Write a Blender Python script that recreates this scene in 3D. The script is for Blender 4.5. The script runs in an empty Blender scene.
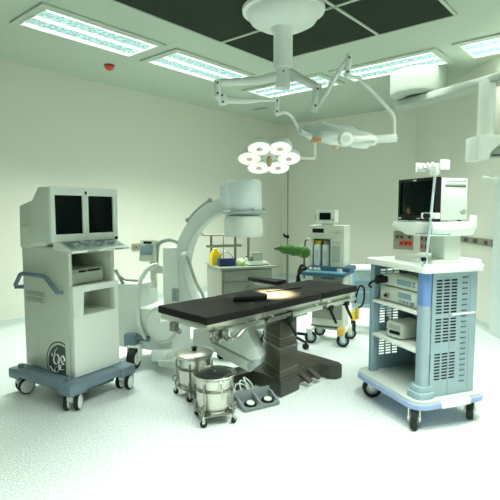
import bpy, bmesh, math, random
from mathutils import Vector, Matrix
R = math.radians
random.seed(7)
scene = bpy.context.scene
COL = scene.collection

# ------------------------------------------------------------------ materials
MATS = {}
def mat(name, col, rough=0.5, metal=0.0, spec=0.5, emit=None, estr=0.0, var=0.04, scale=9.0, bump=0.0, coat=0.0):
    if name in MATS:
        return MATS[name]
    m = bpy.data.materials.new(name)
    m.use_nodes = True
    nt = m.node_tree
    b = nt.nodes['Principled BSDF']
    b.inputs['Roughness'].default_value = rough
    b.inputs['Metallic'].default_value = metal
    b.inputs['Specular IOR Level'].default_value = spec
    b.inputs['Coat Weight'].default_value = coat
    tc = nt.nodes.new('ShaderNodeTexCoord')
    nz = nt.nodes.new('ShaderNodeTexNoise')
    nz.inputs['Scale'].default_value = scale
    nz.inputs['Detail'].default_value = 3
    nt.links.new(tc.outputs['Object'], nz.inputs['Vector'])
    mx = nt.nodes.new('ShaderNodeMix'); mx.data_type = 'RGBA'
    mx.inputs[6].default_value = (*[c * (1 - var) for c in col], 1)
    mx.inputs[7].default_value = (*[min(1, c * (1 + var)) for c in col], 1)
    nt.links.new(nz.outputs['Fac'], mx.inputs[0])
    nt.links.new(mx.outputs[2], b.inputs['Base Color'])
    if bump:
        bp = nt.nodes.new('ShaderNodeBump'); bp.inputs['Strength'].default_value = bump
        nt.links.new(nz.outputs['Fac'], bp.inputs['Height'])
        nt.links.new(bp.outputs['Normal'], b.inputs['Normal'])
    if emit:
        b.inputs['Emission Color'].default_value = (*emit, 1)
        b.inputs['Emission Strength'].default_value = estr
    MATS[name] = m
    return m

LIGHT = (0.945, 1.0, 0.912)
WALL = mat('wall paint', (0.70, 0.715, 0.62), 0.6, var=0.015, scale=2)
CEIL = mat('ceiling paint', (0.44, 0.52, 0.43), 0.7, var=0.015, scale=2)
SKIRT = mat('skirting vinyl', (0.55, 0.64, 0.60), 0.5)
WHITE = mat('white enamel', (0.80, 0.86, 0.80), 0.35)
CREAM = mat('cream plastic', (0.66, 0.72, 0.62), 0.45)
PALE = mat('pale grey plastic', (0.60, 0.68, 0.62), 0.45)
ARMW = mat('white arm enamel', (0.79, 0.86, 0.81), 0.3)
XPALE = mat('x-ray unit pale enamel', (0.70, 0.78, 0.73), 0.4)
PEND = mat('shaded pendant grey', (0.40, 0.46, 0.40), 0.5)  # shadow on the pendant's base and arm is darkened into this colour
GREY = mat('mid grey plastic', (0.30, 0.36, 0.33), 0.45)
GREEN_GREY = mat('green grey panel', (0.42, 0.49, 0.42), 0.5)
DARKG = mat('dark grey plastic', (0.075, 0.09, 0.085), 0.5)
BLACK = mat('black plastic', (0.006, 0.007, 0.007), 0.45, spec=0.2)
RUBBER = mat('black rubber', (0.014, 0.02, 0.018), 0.7, spec=0.25)
PAD = mat('black table vinyl', (0.009, 0.009, 0.007), 0.5, spec=0.16, var=0.15, scale=14)
SCREEN = mat('dark screen glass', (0.003, 0.007, 0.006), 0.12, spec=0.05, var=0.3, scale=3)
BLUEG = mat('blue grey bumper', (0.15, 0.22, 0.27), 0.45)
BLUEP = mat('pale blue panel', (0.22, 0.34, 0.39), 0.4)
BLUEL = mat('light blue post', (0.28, 0.39, 0.43), 0.4)
BLUES = mat('bright blue post', (0.15, 0.28, 0.58), 0.4)
TEAL = mat('deep blue tray', (0.03, 0.11, 0.20), 0.4)
TEALT = mat('blue worktop', (0.16, 0.36, 0.46), 0.35)
NAVY = mat('navy basket plastic', (0.015, 0.03, 0.14), 0.4)
STEEL = mat('brushed steel', (0.62, 0.63, 0.56), 0.28, 1.0, var=0.06, scale=30)
STEELD = mat('dark steel', (0.30, 0.31, 0.27), 0.35, 1.0, var=0.08, scale=30)
COLM = mat('bronze grey column', (0.092, 0.090, 0.066), 0.38, 0.55, var=0.1)
BASEM = mat('bronze grey base', (0.062, 0.064, 0.050), 0.5, 0.3, var=0.1)
YEL = mat('yellow plastic', (0.85, 0.66, 0.02), 0.4)
YELD = mat('amber plastic', (0.70, 0.48, 0.10), 0.4)
REDP = mat('red plastic', (0.55, 0.05, 0.02), 0.4)
ORANGE = mat('orange grip', (0.55, 0.22, 0.08), 0.4)
GREENC = mat('green cloth', (0.05, 0.17, 0.03), 0.8, var=0.4, scale=25, bump=0.3)
GREENL = mat('pale green cloth', (0.48, 0.66, 0.34), 0.8, var=0.3, scale=25, bump=0.3)
BROWN = mat('brown metal plate', (0.26, 0.24, 0.17), 0.45)
LCD = mat('pale blue lcd', (0.24, 0.36, 0.42), 0.3)
KEYS = mat('blue grey keypad', (0.42, 0.54, 0.58), 0.5, var=0.2, scale=60)
GRILLE = None

def nodes_mat(name):
    m = bpy.data.materials.new(name); m.use_nodes = True
    return m, m.node_tree, m.node_tree.nodes['Principled BSDF']

def floor_mat():
    m, nt, b = nodes_mat('speckled vinyl floor')
    tc = nt.nodes.new('ShaderNodeTexCoord')
    n1 = nt.nodes.new('ShaderNodeTexNoise'); n1.inputs['Scale'].default_value = 100; n1.inputs['Detail'].default_value = 4
    n2 = nt.nodes.new('ShaderNodeTexVoronoi'); n2.inputs['Scale'].default_value = 70
    for n in (n1, n2): nt.links.new(tc.outputs['Object'], n.inputs['Vector'])
    r1 = nt.nodes.new('ShaderNodeValToRGB')
    r1.color_ramp.elements[0].position = 0.36; r1.color_ramp.elements[0].color = (0.43, 0.54, 0.53, 1)
    r1.color_ramp.elements[1].position = 0.60; r1.color_ramp.elements[1].color = (0.80, 0.85, 0.83, 1)
    nt.links.new(n1.outputs['Fac'], r1.inputs['Fac'])
    r2 = nt.nodes.new('ShaderNodeValToRGB')
    r2.color_ramp.elements[0].position = 0.10; r2.color_ramp.elements[0].color = (0.70, 0.77, 0.77, 1)
    r2.color_ramp.elements[1].position = 0.30; r2.color_ramp.elements[1].color = (1, 1, 1, 1)
    nt.links.new(n2.outputs['Distance'], r2.inputs['Fac'])
    mx = nt.nodes.new('ShaderNodeMix'); mx.data_type = 'RGBA'; mx.blend_type = 'MULTIPLY'; mx.inputs[0].default_value = 1
    nt.links.new(r1.outputs['Color'], mx.inputs[6]); nt.links.new(r2.outputs['Color'], mx.inputs[7])
    nt.links.new(mx.outputs[2], b.inputs['Base Color'])
    b.inputs['Roughness'].default_value = 0.42
    return m
FLOOR = floor_mat()

def grille_mat():
    m, nt, b = nodes_mat('perforated air grille')
    tc = nt.nodes.new('ShaderNodeTexCoord')
    v = nt.nodes.new('ShaderNodeTexVoronoi'); v.inputs['Scale'].default_value = 45; v.inputs['Randomness'].default_value = 0
    nt.links.new(tc.outputs['Object'], v.inputs['Vector'])
    r = nt.nodes.new('ShaderNodeValToRGB')
    r.color_ramp.elements[0].position = 0.3; r.color_ramp.elements[0].color = (0.004, 0.006, 0.004, 1)
    r.color_ramp.elements[1].position = 0.5; r.color_ramp.elements[1].color = (0.022, 0.032, 0.022, 1)
    nt.links.new(v.outputs['Distance'], r.inputs['Fac']); nt.links.new(r.outputs['Color'], b.inputs['Base Color'])
    b.inputs['Roughness'].default_value = 0.7
    b.inputs['Specular IOR Level'].default_value = 0.1
    return m
GRILLE = grille_mat()

def diffuser_mat():
    m, nt, b = nodes_mat('prismatic lamp cover')
    tc = nt.nodes.new('ShaderNodeTexCoord')
    n = nt.nodes.new('ShaderNodeTexVoronoi'); n.inputs['Scale'].default_value = 26
    nt.links.new(tc.outputs['Object'], n.inputs['Vector'])
    r = nt.nodes.new('ShaderNodeValToRGB')
    r.color_ramp.elements[0].position = 0.30; r.color_ramp.elements[0].color = (0.10, 0.24, 0.24, 1)
    r.color_ramp.elements[1].position = 0.75; r.color_ramp.elements[1].color = (0.85, 1.0, 0.98, 1)
    nt.links.new(n.outputs['Distance'], r.inputs['Fac'])
    nt.links.new(r.outputs['Color'], b.inputs['Emission Color'])
    b.inputs['Emission Strength'].default_value = 0.50
    b.inputs['Base Color'].default_value = (0.30, 0.55, 0.55, 1)
    return m
DIFF = diffuser_mat()
TUBE = mat('fluorescent tube', (0.8, 0.9, 0.85), 0.4, emit=LIGHT, estr=1.7)
POD = mat('surgical lamp lens', (0.8, 0.85, 0.78), 0.2, emit=(1.0, 0.95, 0.86), estr=0.5)

# ------------------------------------------------------------------ mesh helper
class MB:
    def __init__(s):
        s.bm = bmesh.new()
    def _add(s, t, mx=None, mi=0):
        if mx is not None: t.transform(mx)
        for f in t.faces: f.material_index = mi
        me = bpy.data.meshes.new('tmp'); t.to_mesh(me); t.free()
        s.bm.from_mesh(me); bpy.data.meshes.remove(me)
        return s
    def box(s, x0, x1, y0, y1, z0, z1, bev=0.0, mx=None, mi=0, seg=2):
        t = bmesh.new()
        bmesh.ops.create_cube(t, size=1, matrix=Matrix.Translation(((x0+x1)/2, (y0+y1)/2, (z0+z1)/2)) @ Matrix.Diagonal((abs(x1-x0), abs(y1-y0), abs(z1-z0), 1)))
        if bev:
            bev = min(bev, 0.45*min(abs(x1-x0), abs(y1-y0), abs(z1-z0)))
            bmesh.ops.bevel(t, geom=t.edges[:], offset=bev, segments=seg, affect='EDGES', profile=0.6)
        return s._add(t, mx, mi)
    def prism(s, poly, axis, a0, a1, bev=0.0, mx=None, mi=0):
        # poly is (u, v) in the plane normal to axis: x -> (y, z), y -> (x, z), z -> (x, y)
        def P(u, v, a): return {'x': (a, u, v), 'y': (u, a, v), 'z': (u, v, a)}[axis]
        t = bmesh.new()
        A = [t.verts.new(P(u, v, a0)) for u, v in poly]; B = [t.verts.new(P(u, v, a1)) for u, v in poly]
        t.faces.new(A); t.faces.new(B)
        n = len(poly)
        for i in range(n): t.faces.new((A[i], A[(i+1) % n], B[(i+1) % n], B[i]))
        bmesh.ops.recalc_face_normals(t, faces=t.faces[:])
        if bev: bmesh.ops.bevel(t, geom=t.edges[:], offset=bev, segments=2, affect='EDGES', profile=0.6)
        return s._add(t, mx, mi)
    def cyl(s, p0, p1, r0, r1=None, seg=20, bev=0.0, mi=0, mx=None):
        p0, p1 = Vector(p0), Vector(p1); r1 = r0 if r1 is None else r1
        d = p1 - p0
        t = bmesh.new()
        bmesh.ops.create_cone(t, cap_ends=True, cap_tris=False, segments=seg, radius1=r0, radius2=r1, depth=d.length)
        if bev:
            ed = [e for e in t.edges if len(e.link_faces) == 2 and any(len(f.verts) > 4 for f in e.link_faces)]
            bmesh.ops.bevel(t, geom=ed, offset=bev, segments=2, affect='EDGES', profile=0.6)
        q = Vector((0, 0, 1)).rotation_difference(d.normalized()).to_matrix().to_4x4()
        t.transform(Matrix.Translation((p0+p1)/2) @ q)
        return s._add(t, mx, mi)
    def lathe(s, prof, mx=None, seg=32, mi=0):
        t = bmesh.new(); rings = []
        for r, z in prof:
            if r < 1e-5: rings.append([t.verts.new((0, 0, z))])
            else: rings.append([t.verts.new((r*math.cos(2*math.pi*k/seg), r*math.sin(2*math.pi*k/seg), z)) for k in range(seg)])
        for a, b in zip(rings, rings[1:]):
            for k in range(seg):
                k2 = (k+1) % seg
                if len(a) == 1 and len(b) == 1: continue
                if len(a) == 1: t.faces.new((a[0], b[k2], b[k]))
                elif len(b) == 1: t.faces.new((a[k], a[k2], b[0]))
                else: t.faces.new((a[k], a[k2], b[k2], b[k]))
        bmesh.ops.recalc_face_normals(t, faces=t.faces[:])
        return s._add(t, mx, mi)
    def tube(s, pts, r, seg=8, smooth=0, closed=False, mi=0, flat=1.0, mx=None):
        pts = [Vector(p) for p in pts]
        if smooth:
            out = []; n = len(pts)
            rng = range(n) if closed else range(n-1)
            for i in rng:
                g = lambda k: pts[k % n] if closed else pts[max(0, min(n-1, k))]
                a, b, c, d = g(i-1), g(i), g(i+1), g(i+2)
                for j in range(smooth):
                    u = j/smooth
                    out.append(0.5*((2*b) + (c-a)*u + (2*a-5*b+4*c-d)*u*u + (3*b-a-3*c+d)*u**3))
            if not closed: out.append(pts[-1])
            pts = out
        t = bmesh.new(); rings = []; up = None; n = len(pts)
        for i, p in enumerate(pts):
            a = pts[(i-1) % n] if (closed or i > 0) else p
            b = pts[(i+1) % n] if (closed or i < n-1) else p
            d = (b-a).normalized()
            if up is None:
                up = Vector((0, 0, 1)) if abs(d.z) < 0.9 else Vector((0, 1, 0))
            sx = d.cross(up)
            if sx.length < 1e-6: sx = d.cross(Vector((1, 0, 0)))
            sx.normalize(); up = sx.cross(d).normalized()
            rr = r[i] if isinstance(r, (list, tuple)) and len(r) == n else (r if not isinstance(r, (list, tuple)) else r[0] + (r[-1]-r[0])*i/(n-1))
            rings.append([t.verts.new(p + rr*(math.cos(2*math.pi*k/seg)*sx + flat*math.sin(2*math.pi*k/seg)*up)) for k in range(seg)])
        pairs = list(zip(rings, rings[1:])) + ([(rings[-1], rings[0])] if closed else [])
        for a, b in pairs:
            for k in range(seg): t.faces.new((a[k], a[(k+1) % seg], b[(k+1) % seg], b[k]))
        if not closed:
            t.faces.new(rings[0][::-1]); t.faces.new(rings[-1])
        bmesh.ops.recalc_face_normals(t, faces=t.faces[:])
        return s._add(t, mx, mi)
    def sphere(s, c, r, sc=(1, 1, 1), seg=16, mi=0):
        t = bmesh.new(); bmesh.ops.create_uvsphere(t, u_segments=seg, v_segments=max(6, seg//2), radius=r)
        return s._add(t, Matrix.Translation(c) @ Matrix.Diagonal((*sc, 1)), mi)
    def plate(s, axis, a0, a1, u0, u1, v0, v1, holes, mx=None, mi=0):
        # slab normal to axis with real rectangular holes (u0, u1, v0, v1)
        us = sorted({u0, u1, *[round(h[0], 5) for h in holes], *[round(h[1], 5) for h in holes]})
        vs = sorted({v0, v1, *[round(h[2], 5) for h in holes], *[round(h[3], 5) for h in holes]})
        def P(u, v, a): return {'x': (a, u, v), 'y': (u, a, v), 'z': (u, v, a)}[axis]
        t = bmesh.new(); vd = {}
        def V(i, j):
            if (i, j) not in vd: vd[(i, j)] = t.verts.new(P(us[i], vs[j], a0))
            return vd[(i, j)]
        for i in range(len(us)-1):
            for j in range(len(vs)-1):
                cu, cv = (us[i]+us[i+1])/2, (vs[j]+vs[j+1])/2
                if any(h[0] < cu < h[1] and h[2] < cv < h[3] for h in holes): continue
                t.faces.new((V(i, j), V(i+1, j), V(i+1, j+1), V(i, j+1)))
        r = bmesh.ops.extrude_face_region(t, geom=t.faces[:])
        mv = Vector(P(0, 0, a1-a0)) if axis != 'x' else Vector((a1-a0, 0, 0))
        bmesh.ops.translate(t, verts=[x for x in r['geom'] if isinstance(x, bmesh.types.BMVert)], vec=mv)
        bmesh.ops.recalc_face_normals(t, faces=t.faces[:])
        return s._add(t, mx, mi)

def obj(name, mb, m, parent=None, label=None, smooth=True, ang=38):
    bm = mb.bm
    if smooth:
        lim = R(ang)
        for f in bm.faces: f.smooth = True
        for e in bm.edges:
            e.smooth = not (len(e.link_faces) == 2 and e.calc_face_angle(0) > lim)
    me = bpy.data.meshes.new(name); bm.to_mesh(me); bm.free()
    for x in (m if isinstance(m, (list, tuple)) else [m]): me.materials.append(x)
    o = bpy.data.objects.new(name, me); COL.objects.link(o)
    if parent is not None: o.parent = parent
    if label: o['label'] = label
    return o
def thing(name, label, cat, loc=(0, 0, 0), yaw=0, group=None):
    o = bpy.data.objects.new(name, None); COL.objects.link(o)
    o.location = loc; o.rotation_euler = (0, 0, R(yaw)); o.empty_display_size = 0.1
    o['label'] = label; o['category'] = cat
    if group: o['group'] = group
    return o
def tag(o, label, cat, group=None):
    o['label'] = label; o['category'] = cat
    if group: o['group'] = group
    return o
def struct(name, mb, m, **k):
    o = obj(name, mb, m, smooth=False, **k); o['kind'] = 'structure'; return o
def copy_tree(o, parent=None):
    c = o.copy(); COL.objects.link(c)
    if parent is not None: c.parent = parent
    for ch in list(o.children): copy_tree(ch, c)
    return c
def rot(axis, deg): return Matrix.Rotation(R(deg), 4, axis)
def tr(x, y, z): return Matrix.Translation((x, y, z))

def caster(parent, x, y, top, r, w, swivel, fork_m, tyre_m, hub_m, twin=True):
    """swivel caster: stem and hood with wheels as sub-parts; top is where the stem meets the deck"""
    mx = tr(x, y, 0) @ rot('Z', swivel)
    b = MB()
    b.cyl((0, 0, r*1.5), (0, 0, top), 0.018, seg=12, mx=mx)
    off = 0.25*r
    if twin:
        b.prism([(-r*0.2+off, r*0.9), (r*0.9+off-0.01, r*1.1), (r*0.75+off, r*1.75), (r*0.2, r*2.1), (-r*0.8, r*2.0), (-r*0.85, r*1.5)], 'y', -w*0.22, w*0.22, 0.003, mx=mx)
        b.cyl((off, -w*0.55, r), (off, w*0.55, r), r*0.22, seg=12, mx=mx)
    else:
        for sgn in (-1, 1):
            b.prism([(off-r*0.3, r*0.75), (off+r*0.3, r*0.75), (r*0.45, r*2.15), (-r*0.45, r*2.15)], 'y', sgn*w*0.62, sgn*w*0.80, 0.002, mx=mx)
        b.box(-r*0.5, r*0.5, -w*0.8, w*0.8, r*2.05, r*2.25, 0.004, mx=mx)
        b.cyl((off, -w*0.85, r), (off, w*0.85, r), r*0.16, seg=12, mx=mx)
    c = obj('caster', b, fork_m, parent)
    sides = ((-w*0.62, -w*0.26), (w*0.26, w*0.62)) if twin else ((-w*0.45, w*0.45),)
    for a0, a1 in sides:
        t = MB()
        t.cyl((off, a0, r), (off, a1, r), r, seg=28, bev=min(0.008, abs(a1-a0)*0.3), mi=0, mx=mx)
        t.cyl((off, a0-0.003, r), (off, a1+0.003, r), r*(0.84 if twin else 0.62), seg=24, bev=0.002, mi=1, mx=mx)
        obj('wheel', t, [tyre_m, hub_m], c)
    return c

# ------------------------------------------------------------------ the room
CA = R(40.4)
n = Vector((math.cos(CA), -math.sin(CA), 0)); m_ = Vector((math.sin(CA), math.cos(CA), 0))
CZ = 3.23
def room(s, t, z): p = n*s + m_*t; return (p.x, p.y, z)
LC = Vector(room(-5.99, 8.1, 0)); RC = Vector((2.85, (8.1-2.85*m_.x)/m_.y, 0))
LN = Vector(room(-5.99, -2.2, 0)); RN = Vector((2.85, -2.0, 0)); LB = Vector((-4.0, -2.0, 0))
poly = [LN, LC, RC, RN, LB]
def wall(name, a, b, th=0.12):
    d = (b-a).normalized(); nn = Vector((-d.y, d.x, 0))        # outward side of a clockwise room
    mb = MB(); ext = d*th
    mb.prism([tuple((a-ext)[:2]), tuple((b+ext)[:2]), tuple((b+ext+nn*th)[:2]), tuple((a-ext+nn*th)[:2])], 'z', 0, CZ)
    return struct(name, mb, WALL)
wall('wall_left', LN, LC); wall('wall_back', LC, RC); wall('wall_right', RC, RN); wall('wall_front', RN, LB); wall('wall_corner', LB, LN)
mb = MB(); mb.prism([(-8, -2.6), (4, -2.6), (4, 11), (-8, 11)], 'z', -0.1, 0); struct('floor', mb, FLOOR)
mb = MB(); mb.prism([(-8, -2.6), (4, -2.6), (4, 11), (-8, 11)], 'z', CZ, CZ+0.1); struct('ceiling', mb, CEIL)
def skirting(name, a, b):
    d = (b-a).normalized(); inn = Vector((d.y, -d.x, 0))
    prof = [(0.0, 0.0), (0.035, 0.0), (0.018, 0.012), (0.010, 0.035), (0.008, 0.10), (0.0, 0.103)]
    t = MB(); B = t.bm
    A_ = [B.verts.new((a + inn*u + Vector((0, 0, v)))) for u, v in prof]; B_ = [B.verts.new((b + inn*u + Vector((0, 0, v)))) for u, v in prof]
    for i in range(len(prof)-1): B.faces.new((A_[i], A_[i+1], B_[i+1], B_[i]))
    B.faces.new(A_); B.faces.new(B_)
    bmesh.ops.recalc_face_normals(B, faces=B.faces[:])
    return struct(name, t, SKIRT)
skirting('baseboard_left', LN, LC); skirting('baseboard_back', LC, RC); skirting('baseboard_right', RC, RN)

# pale service panel on the right wall with a bracket above it
mb = MB(); mb.box(2.815, 2.85, 4.30, 5.44, 0.0, 1.74, 0.006); struct('trim_1', mb, mat('pale service panel', (0.66, 0.76, 0.74), 0.45))
t = thing('wall_bracket', 'small white bracket on the wall above the pale tall panel', 'bracket', (2.85, 5.40, 1.80), 90)
b = MB(); b.box(-0.08, 0.08, 0.0, 0.03, -0.05, 0.05, 0.006); obj('back_plate', b, ARMW, t)
b = MB(); b.tube([(0, 0.03, 0), (0, 0.10, 0.0), (0.05, 0.13, 0.02), (0.11, 0.13, 0.02)], 0.018, smooth=4); b.sphere((0.11, 0.13, 0.02), 0.028); obj('arm', b, ARMW, t)

# ceiling air diffuser: dark perforated panels held by thin white ribs
ROOMROT = Matrix(((n.x, m_.x, 0, 0), (n.y, m_.y, 0, 0), (0, 0, 1, 0), (0, 0, 0, 1)))
t = thing('air_diffuser', 'large dark perforated air outlet set into the ceiling behind the round lamp mount', 'air vent', (0, 0, CZ), math.degrees(-CA))
S0, S1, S2 = -3.57, -2.20, -1.45
for (a0, a1) in ((S0, S1), (S1, S2)):
    for (c0, c1) in ((1.0, 2.35), (2.35, 3.72), (3.72, 4.60)):
        b = MB(); b.box(a0+0.015, a1-0.015, c0+0.015, c1-0.015, -0.012, 0.03); obj('perforated_panel', b, GRILLE, t, smooth=False)
b = MB()
for a in (S0, S1, S2): b.box(a-0.014, a+0.014, 1.0, 4.60, -0.022, 0.02, 0.004)
for c in (1.0, 2.35, 3.72, 4.60): b.box(S0, S2, c-0.014, c+0.014, -0.022, 0.02, 0.004)
obj('frame', b, CEIL, t)

# recessed fluorescent fittings in a ring round the air outlet
def fitting(label, s, tt, along, power=34):
    # local x = long side, local y towards the room centre
    p = room(s, tt, CZ)
    o = thing('ceiling_light', label, 'ceiling light', p, math.degrees(-CA) + (90 if along == 't' else 0), 'recessed ceiling lights')
    b = MB()
    b.plate('z', -0.02, 0.03, -0.68, 0.68, -0.33, 0.33, [(-0.605, 0.605, -0.255, 0.255)]); obj('frame', b, CEIL, o, smooth=False)
    b = MB(); b.plate('z', -0.026, -0.004, -0.62, 0.62, -0.27, 0.27, [(-0.60, 0.60, -0.25, 0.25)]); obj('rim', b, WHITE, o, smooth=False)
    for y0, y1 in ((-0.205, -0.03), (0.03, 0.205)):
        b = MB(); b.box(-0.598, 0.598, y0, y1, -0.016, -0.004); obj('prismatic_cover', b, DIFF, o, smooth=False)
    for y0, y1 in ((-0.248, -0.207), (-0.028, 0.028), (0.207, 0.248)):
        q = MB().bm; vs = [q.verts.new(v) for v in ((-0.598, y0, -0.018), (-0.598, y1, -0.018), (0.598, y1, -0.018), (0.598, y0, -0.018))]
        q.faces.new(vs); w = MB(); w.bm = q; obj('tube', w, TUBE, o, smooth=False)
    b = MB(); b.box(-0.60, 0.60, -0.25, 0.25, -0.003, 0.02); obj('reflector', b, WHITE, o, smooth=False)
    la = bpy.data.lights.new('louvred_lamp', 'AREA'); la.shape = 'RECTANGLE'; la.size = 1.2; la.size_y = 0.5; la.energy = power; la.color = LIGHT; la.spread = R(104)
    lo = bpy.data.objects.new('louvred_lamp', la); COL.objects.link(lo); lo.parent = o; lo.location = (0, 0, -0.022)
    return o
fitting('recessed ceiling light beside the red ceiling beacon, its long side along the plain wall', -4.40, 2.72, 't', 36)
fitting('recessed ceiling light between the beacon light and the folded lamp arm', -4.40, 4.22, 't', 36)
fitting('recessed ceiling light seen behind the shaft of the surgical lamp', -4.05, 5.70, 's', 30)
fitting('recessed ceiling light just behind the raised elbow of the surgical lamp arm', -2.58, 5.70, 's', 19)
fitting('recessed ceiling light above the pendant arm, next to its hanging column', -1.05, 5.70, 's', 18)
for s, tt, al, pw in ((-0.62, 4.22, 't', 21), (-0.62, 2.72, 't', 36), (-0.62, 1.22, 't', 44), (-0.62, -0.28, 't', 40)):
    fitting('further recessed ceiling light of the same ring, overhead and out of the picture', s, tt, al, pw)['group'] = 'ceiling lights overhead'

t = thing('ceiling_beacon', 'small red dome on the ceiling near the plain wall', 'alarm beacon', room(-5.19, 3.42, CZ))
b = MB(); b.lathe([(0, 0), (0.065, 0), (0.065, -0.012), (0.05, -0.016), (0, -0.016)], seg=24); obj('base', b, mat('dark red ring', (0.25, 0.04, 0.02), 0.5), t)
b = MB(); b.lathe([(0.055, -0.016), (0.052, -0.035), (0.038, -0.055), (0.015, -0.066), (0, -0.068)], seg=24); obj('lens', b, REDP, t)

b = MB(); b.plate('z', -0.012, 0.0, -0.14, 0.14, -0.05, 0.05, [(-0.12, 0.12, -0.035+k*0.018, -0.025+k*0.018) for k in range(4)])
b.box(-0.12, 0.12, -0.04, 0.04, -0.004, 0.0, mi=1)
o = obj('ceiling_vent', b, [GREY, DARKG]); o.location = (0.18, 8.45, CZ); o.rotation_euler[2] = -CA
tag(o, 'narrow grey vent slot in the ceiling below the folded lamp arm', 'vent')

# wall outlets
def outlet(name, label, loc, yaw, w, h, sockets, pm):
    t = thing(name, label, 'wall outlet', loc, yaw)
    b = MB(); b.box(-w/2, w/2, -0.02, 0.0, -h/2, h/2, 0.004); obj('plate', b, pm, t)
    for (x, z, ww, hh, sm, nm) in sockets:
        b = MB(); b.box(x-ww/2, x+ww/2, -0.034, -0.016, z-hh/2, z+hh/2, 0.004)
        b.cyl((x, -0.036, z), (x, -0.03, z), min(ww, hh)*0.28, seg=12, mi=1); obj(nm, b, [sm, BLACK], t)
    return t
p = on = Vector((2.728, 8.315, 0.915)) - m_*0.001
outlet('medical_outlet', 'square grey wall outlet plate with a row of red sockets behind the cart', p, -40.4, 0.37, 0.32,
       [(-0.11, 0.06, 0.055, 0.055, DARKG, 'gas_port'), (-0.03, 0.06, 0.055, 0.055, DARKG, 'gas_port'), (0.11, 0.06, 0.055, 0.055, DARKG, 'gas_port'),
        (-0.11, -0.05, 0.055, 0.05, GREEN_GREY, 'gas_port'), (-0.03, -0.05, 0.07, 0.09, REDP, 'red_socket'), (0.05, -0.05, 0.07, 0.09, REDP, 'red_socket'), (0.12, -0.05, 0.06, 0.09, REDP, 'red_socket')], BROWN)
outlet('gas_outlet', 'grey wall outlet plate partly hidden by the thin pole of the cart', (2.85, 7.60, 0.915), -90, 0.42, 0.32,
       [(-0.10, 0.07, 0.07, 0.07, DARKG, 'gas_port'), (0.08, 0.07, 0.07, 0.07, DARKG, 'gas_port'), (-0.10, -0.06, 0.07, 0.07, REDP, 'red_socket'), (0.08, -0.06, 0.07, 0.07, DARKG, 'gas_port')], BROWN)
outlet('socket_strip', 'long narrow brown socket strip on the wall beside the cart monitor', (2.85, 6.02, 1.062), -90, 1.04, 0.085,
       [(-0.40, 0, 0.07, 0.05, STEELD, 'socket'), (-0.13, 0, 0.09, 0.055, DARKG, 'socket'), (0.13, 0, 0.09, 0.055, DARKG, 'socket'), (0.40, 0, 0.07, 0.05, DARKG, 'socket')], BROWN)
pw = Vector((-1.736, 7.20, 0.885))
outlet('wall_socket', 'small brown socket box on the plain wall beside the dual monitor cart', pw, 49.6, 0.20, 0.10, [(-0.04, 0, 0.05, 0.05, BROWN, 'socket'), (0.05, 0, 0.05, 0.05, BROWN, 'socket')], BROWN)

# ------------------------------------------------------------------ dual monitor imaging workstation
W = thing('imaging_workstation', 'tall pale cart with two dark side-by-side monitors and a round emblem', 'medical cart', (-1.40, 3.666, 0), 56.9)
b = MB()
b.box(-0.16, -0.13, -0.185, 0.41, 0.2, 1.165, 0.008)                 # side walls
b.box(0.236, 0.266, -0.185, 0.41, 0.2, 1.165, 0.008)
b.box(-0.135, 0.24, 0.36, 0.40, 0.2, 1.16)
b.box(-0.158, 0.264, -0.19, 0.40, 1.13, 1.168, 0.006)
b.box(-0.135, 0.24, -0.17, 0.36, 0.845, 0.876, 0.0)
b.box(-0.135, 0.24, 0.10, 0.12, 0.65, 0.85)                           # back of the lower bay
b.box(-0.135, 0.24, -0.17, 0.12, 0.63, 0.655)
obj('cabinet_body', b, CREAM, W)
b = MB()                                                              # raised surround of the lower bay
b.box(-0.16, 0.266, -0.222, -0.165, 0.2, 0.658, 0.006)
b.prism([(-0.16, 0.885), (0.266, 0.885), (0.266, 0.65), (0.228, 0.65), (0.222, 0.835), (-0.062, 0.835), (-0.072, 0.65), (-0.16, 0.65)], 'y', -0.225, -0.17, 0.006)
obj('shelf_surround', b, WHITE, W)
for k in (0.795, 0.745):
    b = MB(); b.box(-0.166, -0.158, 0.13, 0.37, k-0.018, k+0.018, 0.002)
    for j in range(6): b.box(-0.168, -0.164, 0.14+j*0.038, 0.168+j*0.038, k-0.012, k+0.012, 0.001)
    obj('vent', b, GREEN_GREY, W)
for sx, x in ((-1, -0.16), (1, 0.266)):
    b = MB(); q = x + sx*0.045
    b.tube([(x, 0.40, 0.835), (q, 0.45, 0.835), (q, 0.445, 0.85), (q, 0.37, 0.94), (q, 0.34, 0.95), (q, 0.06, 0.95), (q, 0.03, 0.94), (q, -0.09, 0.85), (q, -0.10, 0.84), (x, -0.10, 0.835)], 0.017, seg=10)
    obj('handle', b, BLUEG, W, label='blue grey push handle')
# emblem: dark roundel with pale script loops, cut by the door edge and the deck
em = MB(); cy, cz, rr = -0.050, 0.272, 0.180
def clip_ok(y, z): return y > -0.112 and z > 0.205
def clipc(y, z): return (max(y, -0.112), max(z, 0.206))
def disc_part(r0, r1, x, mi, N=72):
    q = bmesh.new()
    for k in range(N):
        a, a2 = 2*math.pi*k/N, 2*math.pi*(k+1)/N
        pts = [clipc(cy+r*math.cos(t), cz+r*math.sin(t)) for r, t in ((r1, a), (r1, a2), (r0, a2), (r0, a))]
        if len(set(pts)) < 3: continue
        vs = [q.verts.new((x, p[0], p[1])) for p in (pts if r0 > 0 else pts[:3])]
        try: q.faces.new(vs)
        except ValueError: pass
    r = bmesh.ops.extrude_face_region(q, geom=q.faces[:])
    bmesh.ops.translate(q, verts=[v for v in r['geom'] if isinstance(v, bmesh.types.BMVert)], vec=(-0.0015, 0, 0))
    em._add(q, None, mi)
disc_part(0.169, rr, -0.1605, 0); disc_part(0.0, 0.152, -0.1605, 0)
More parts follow.
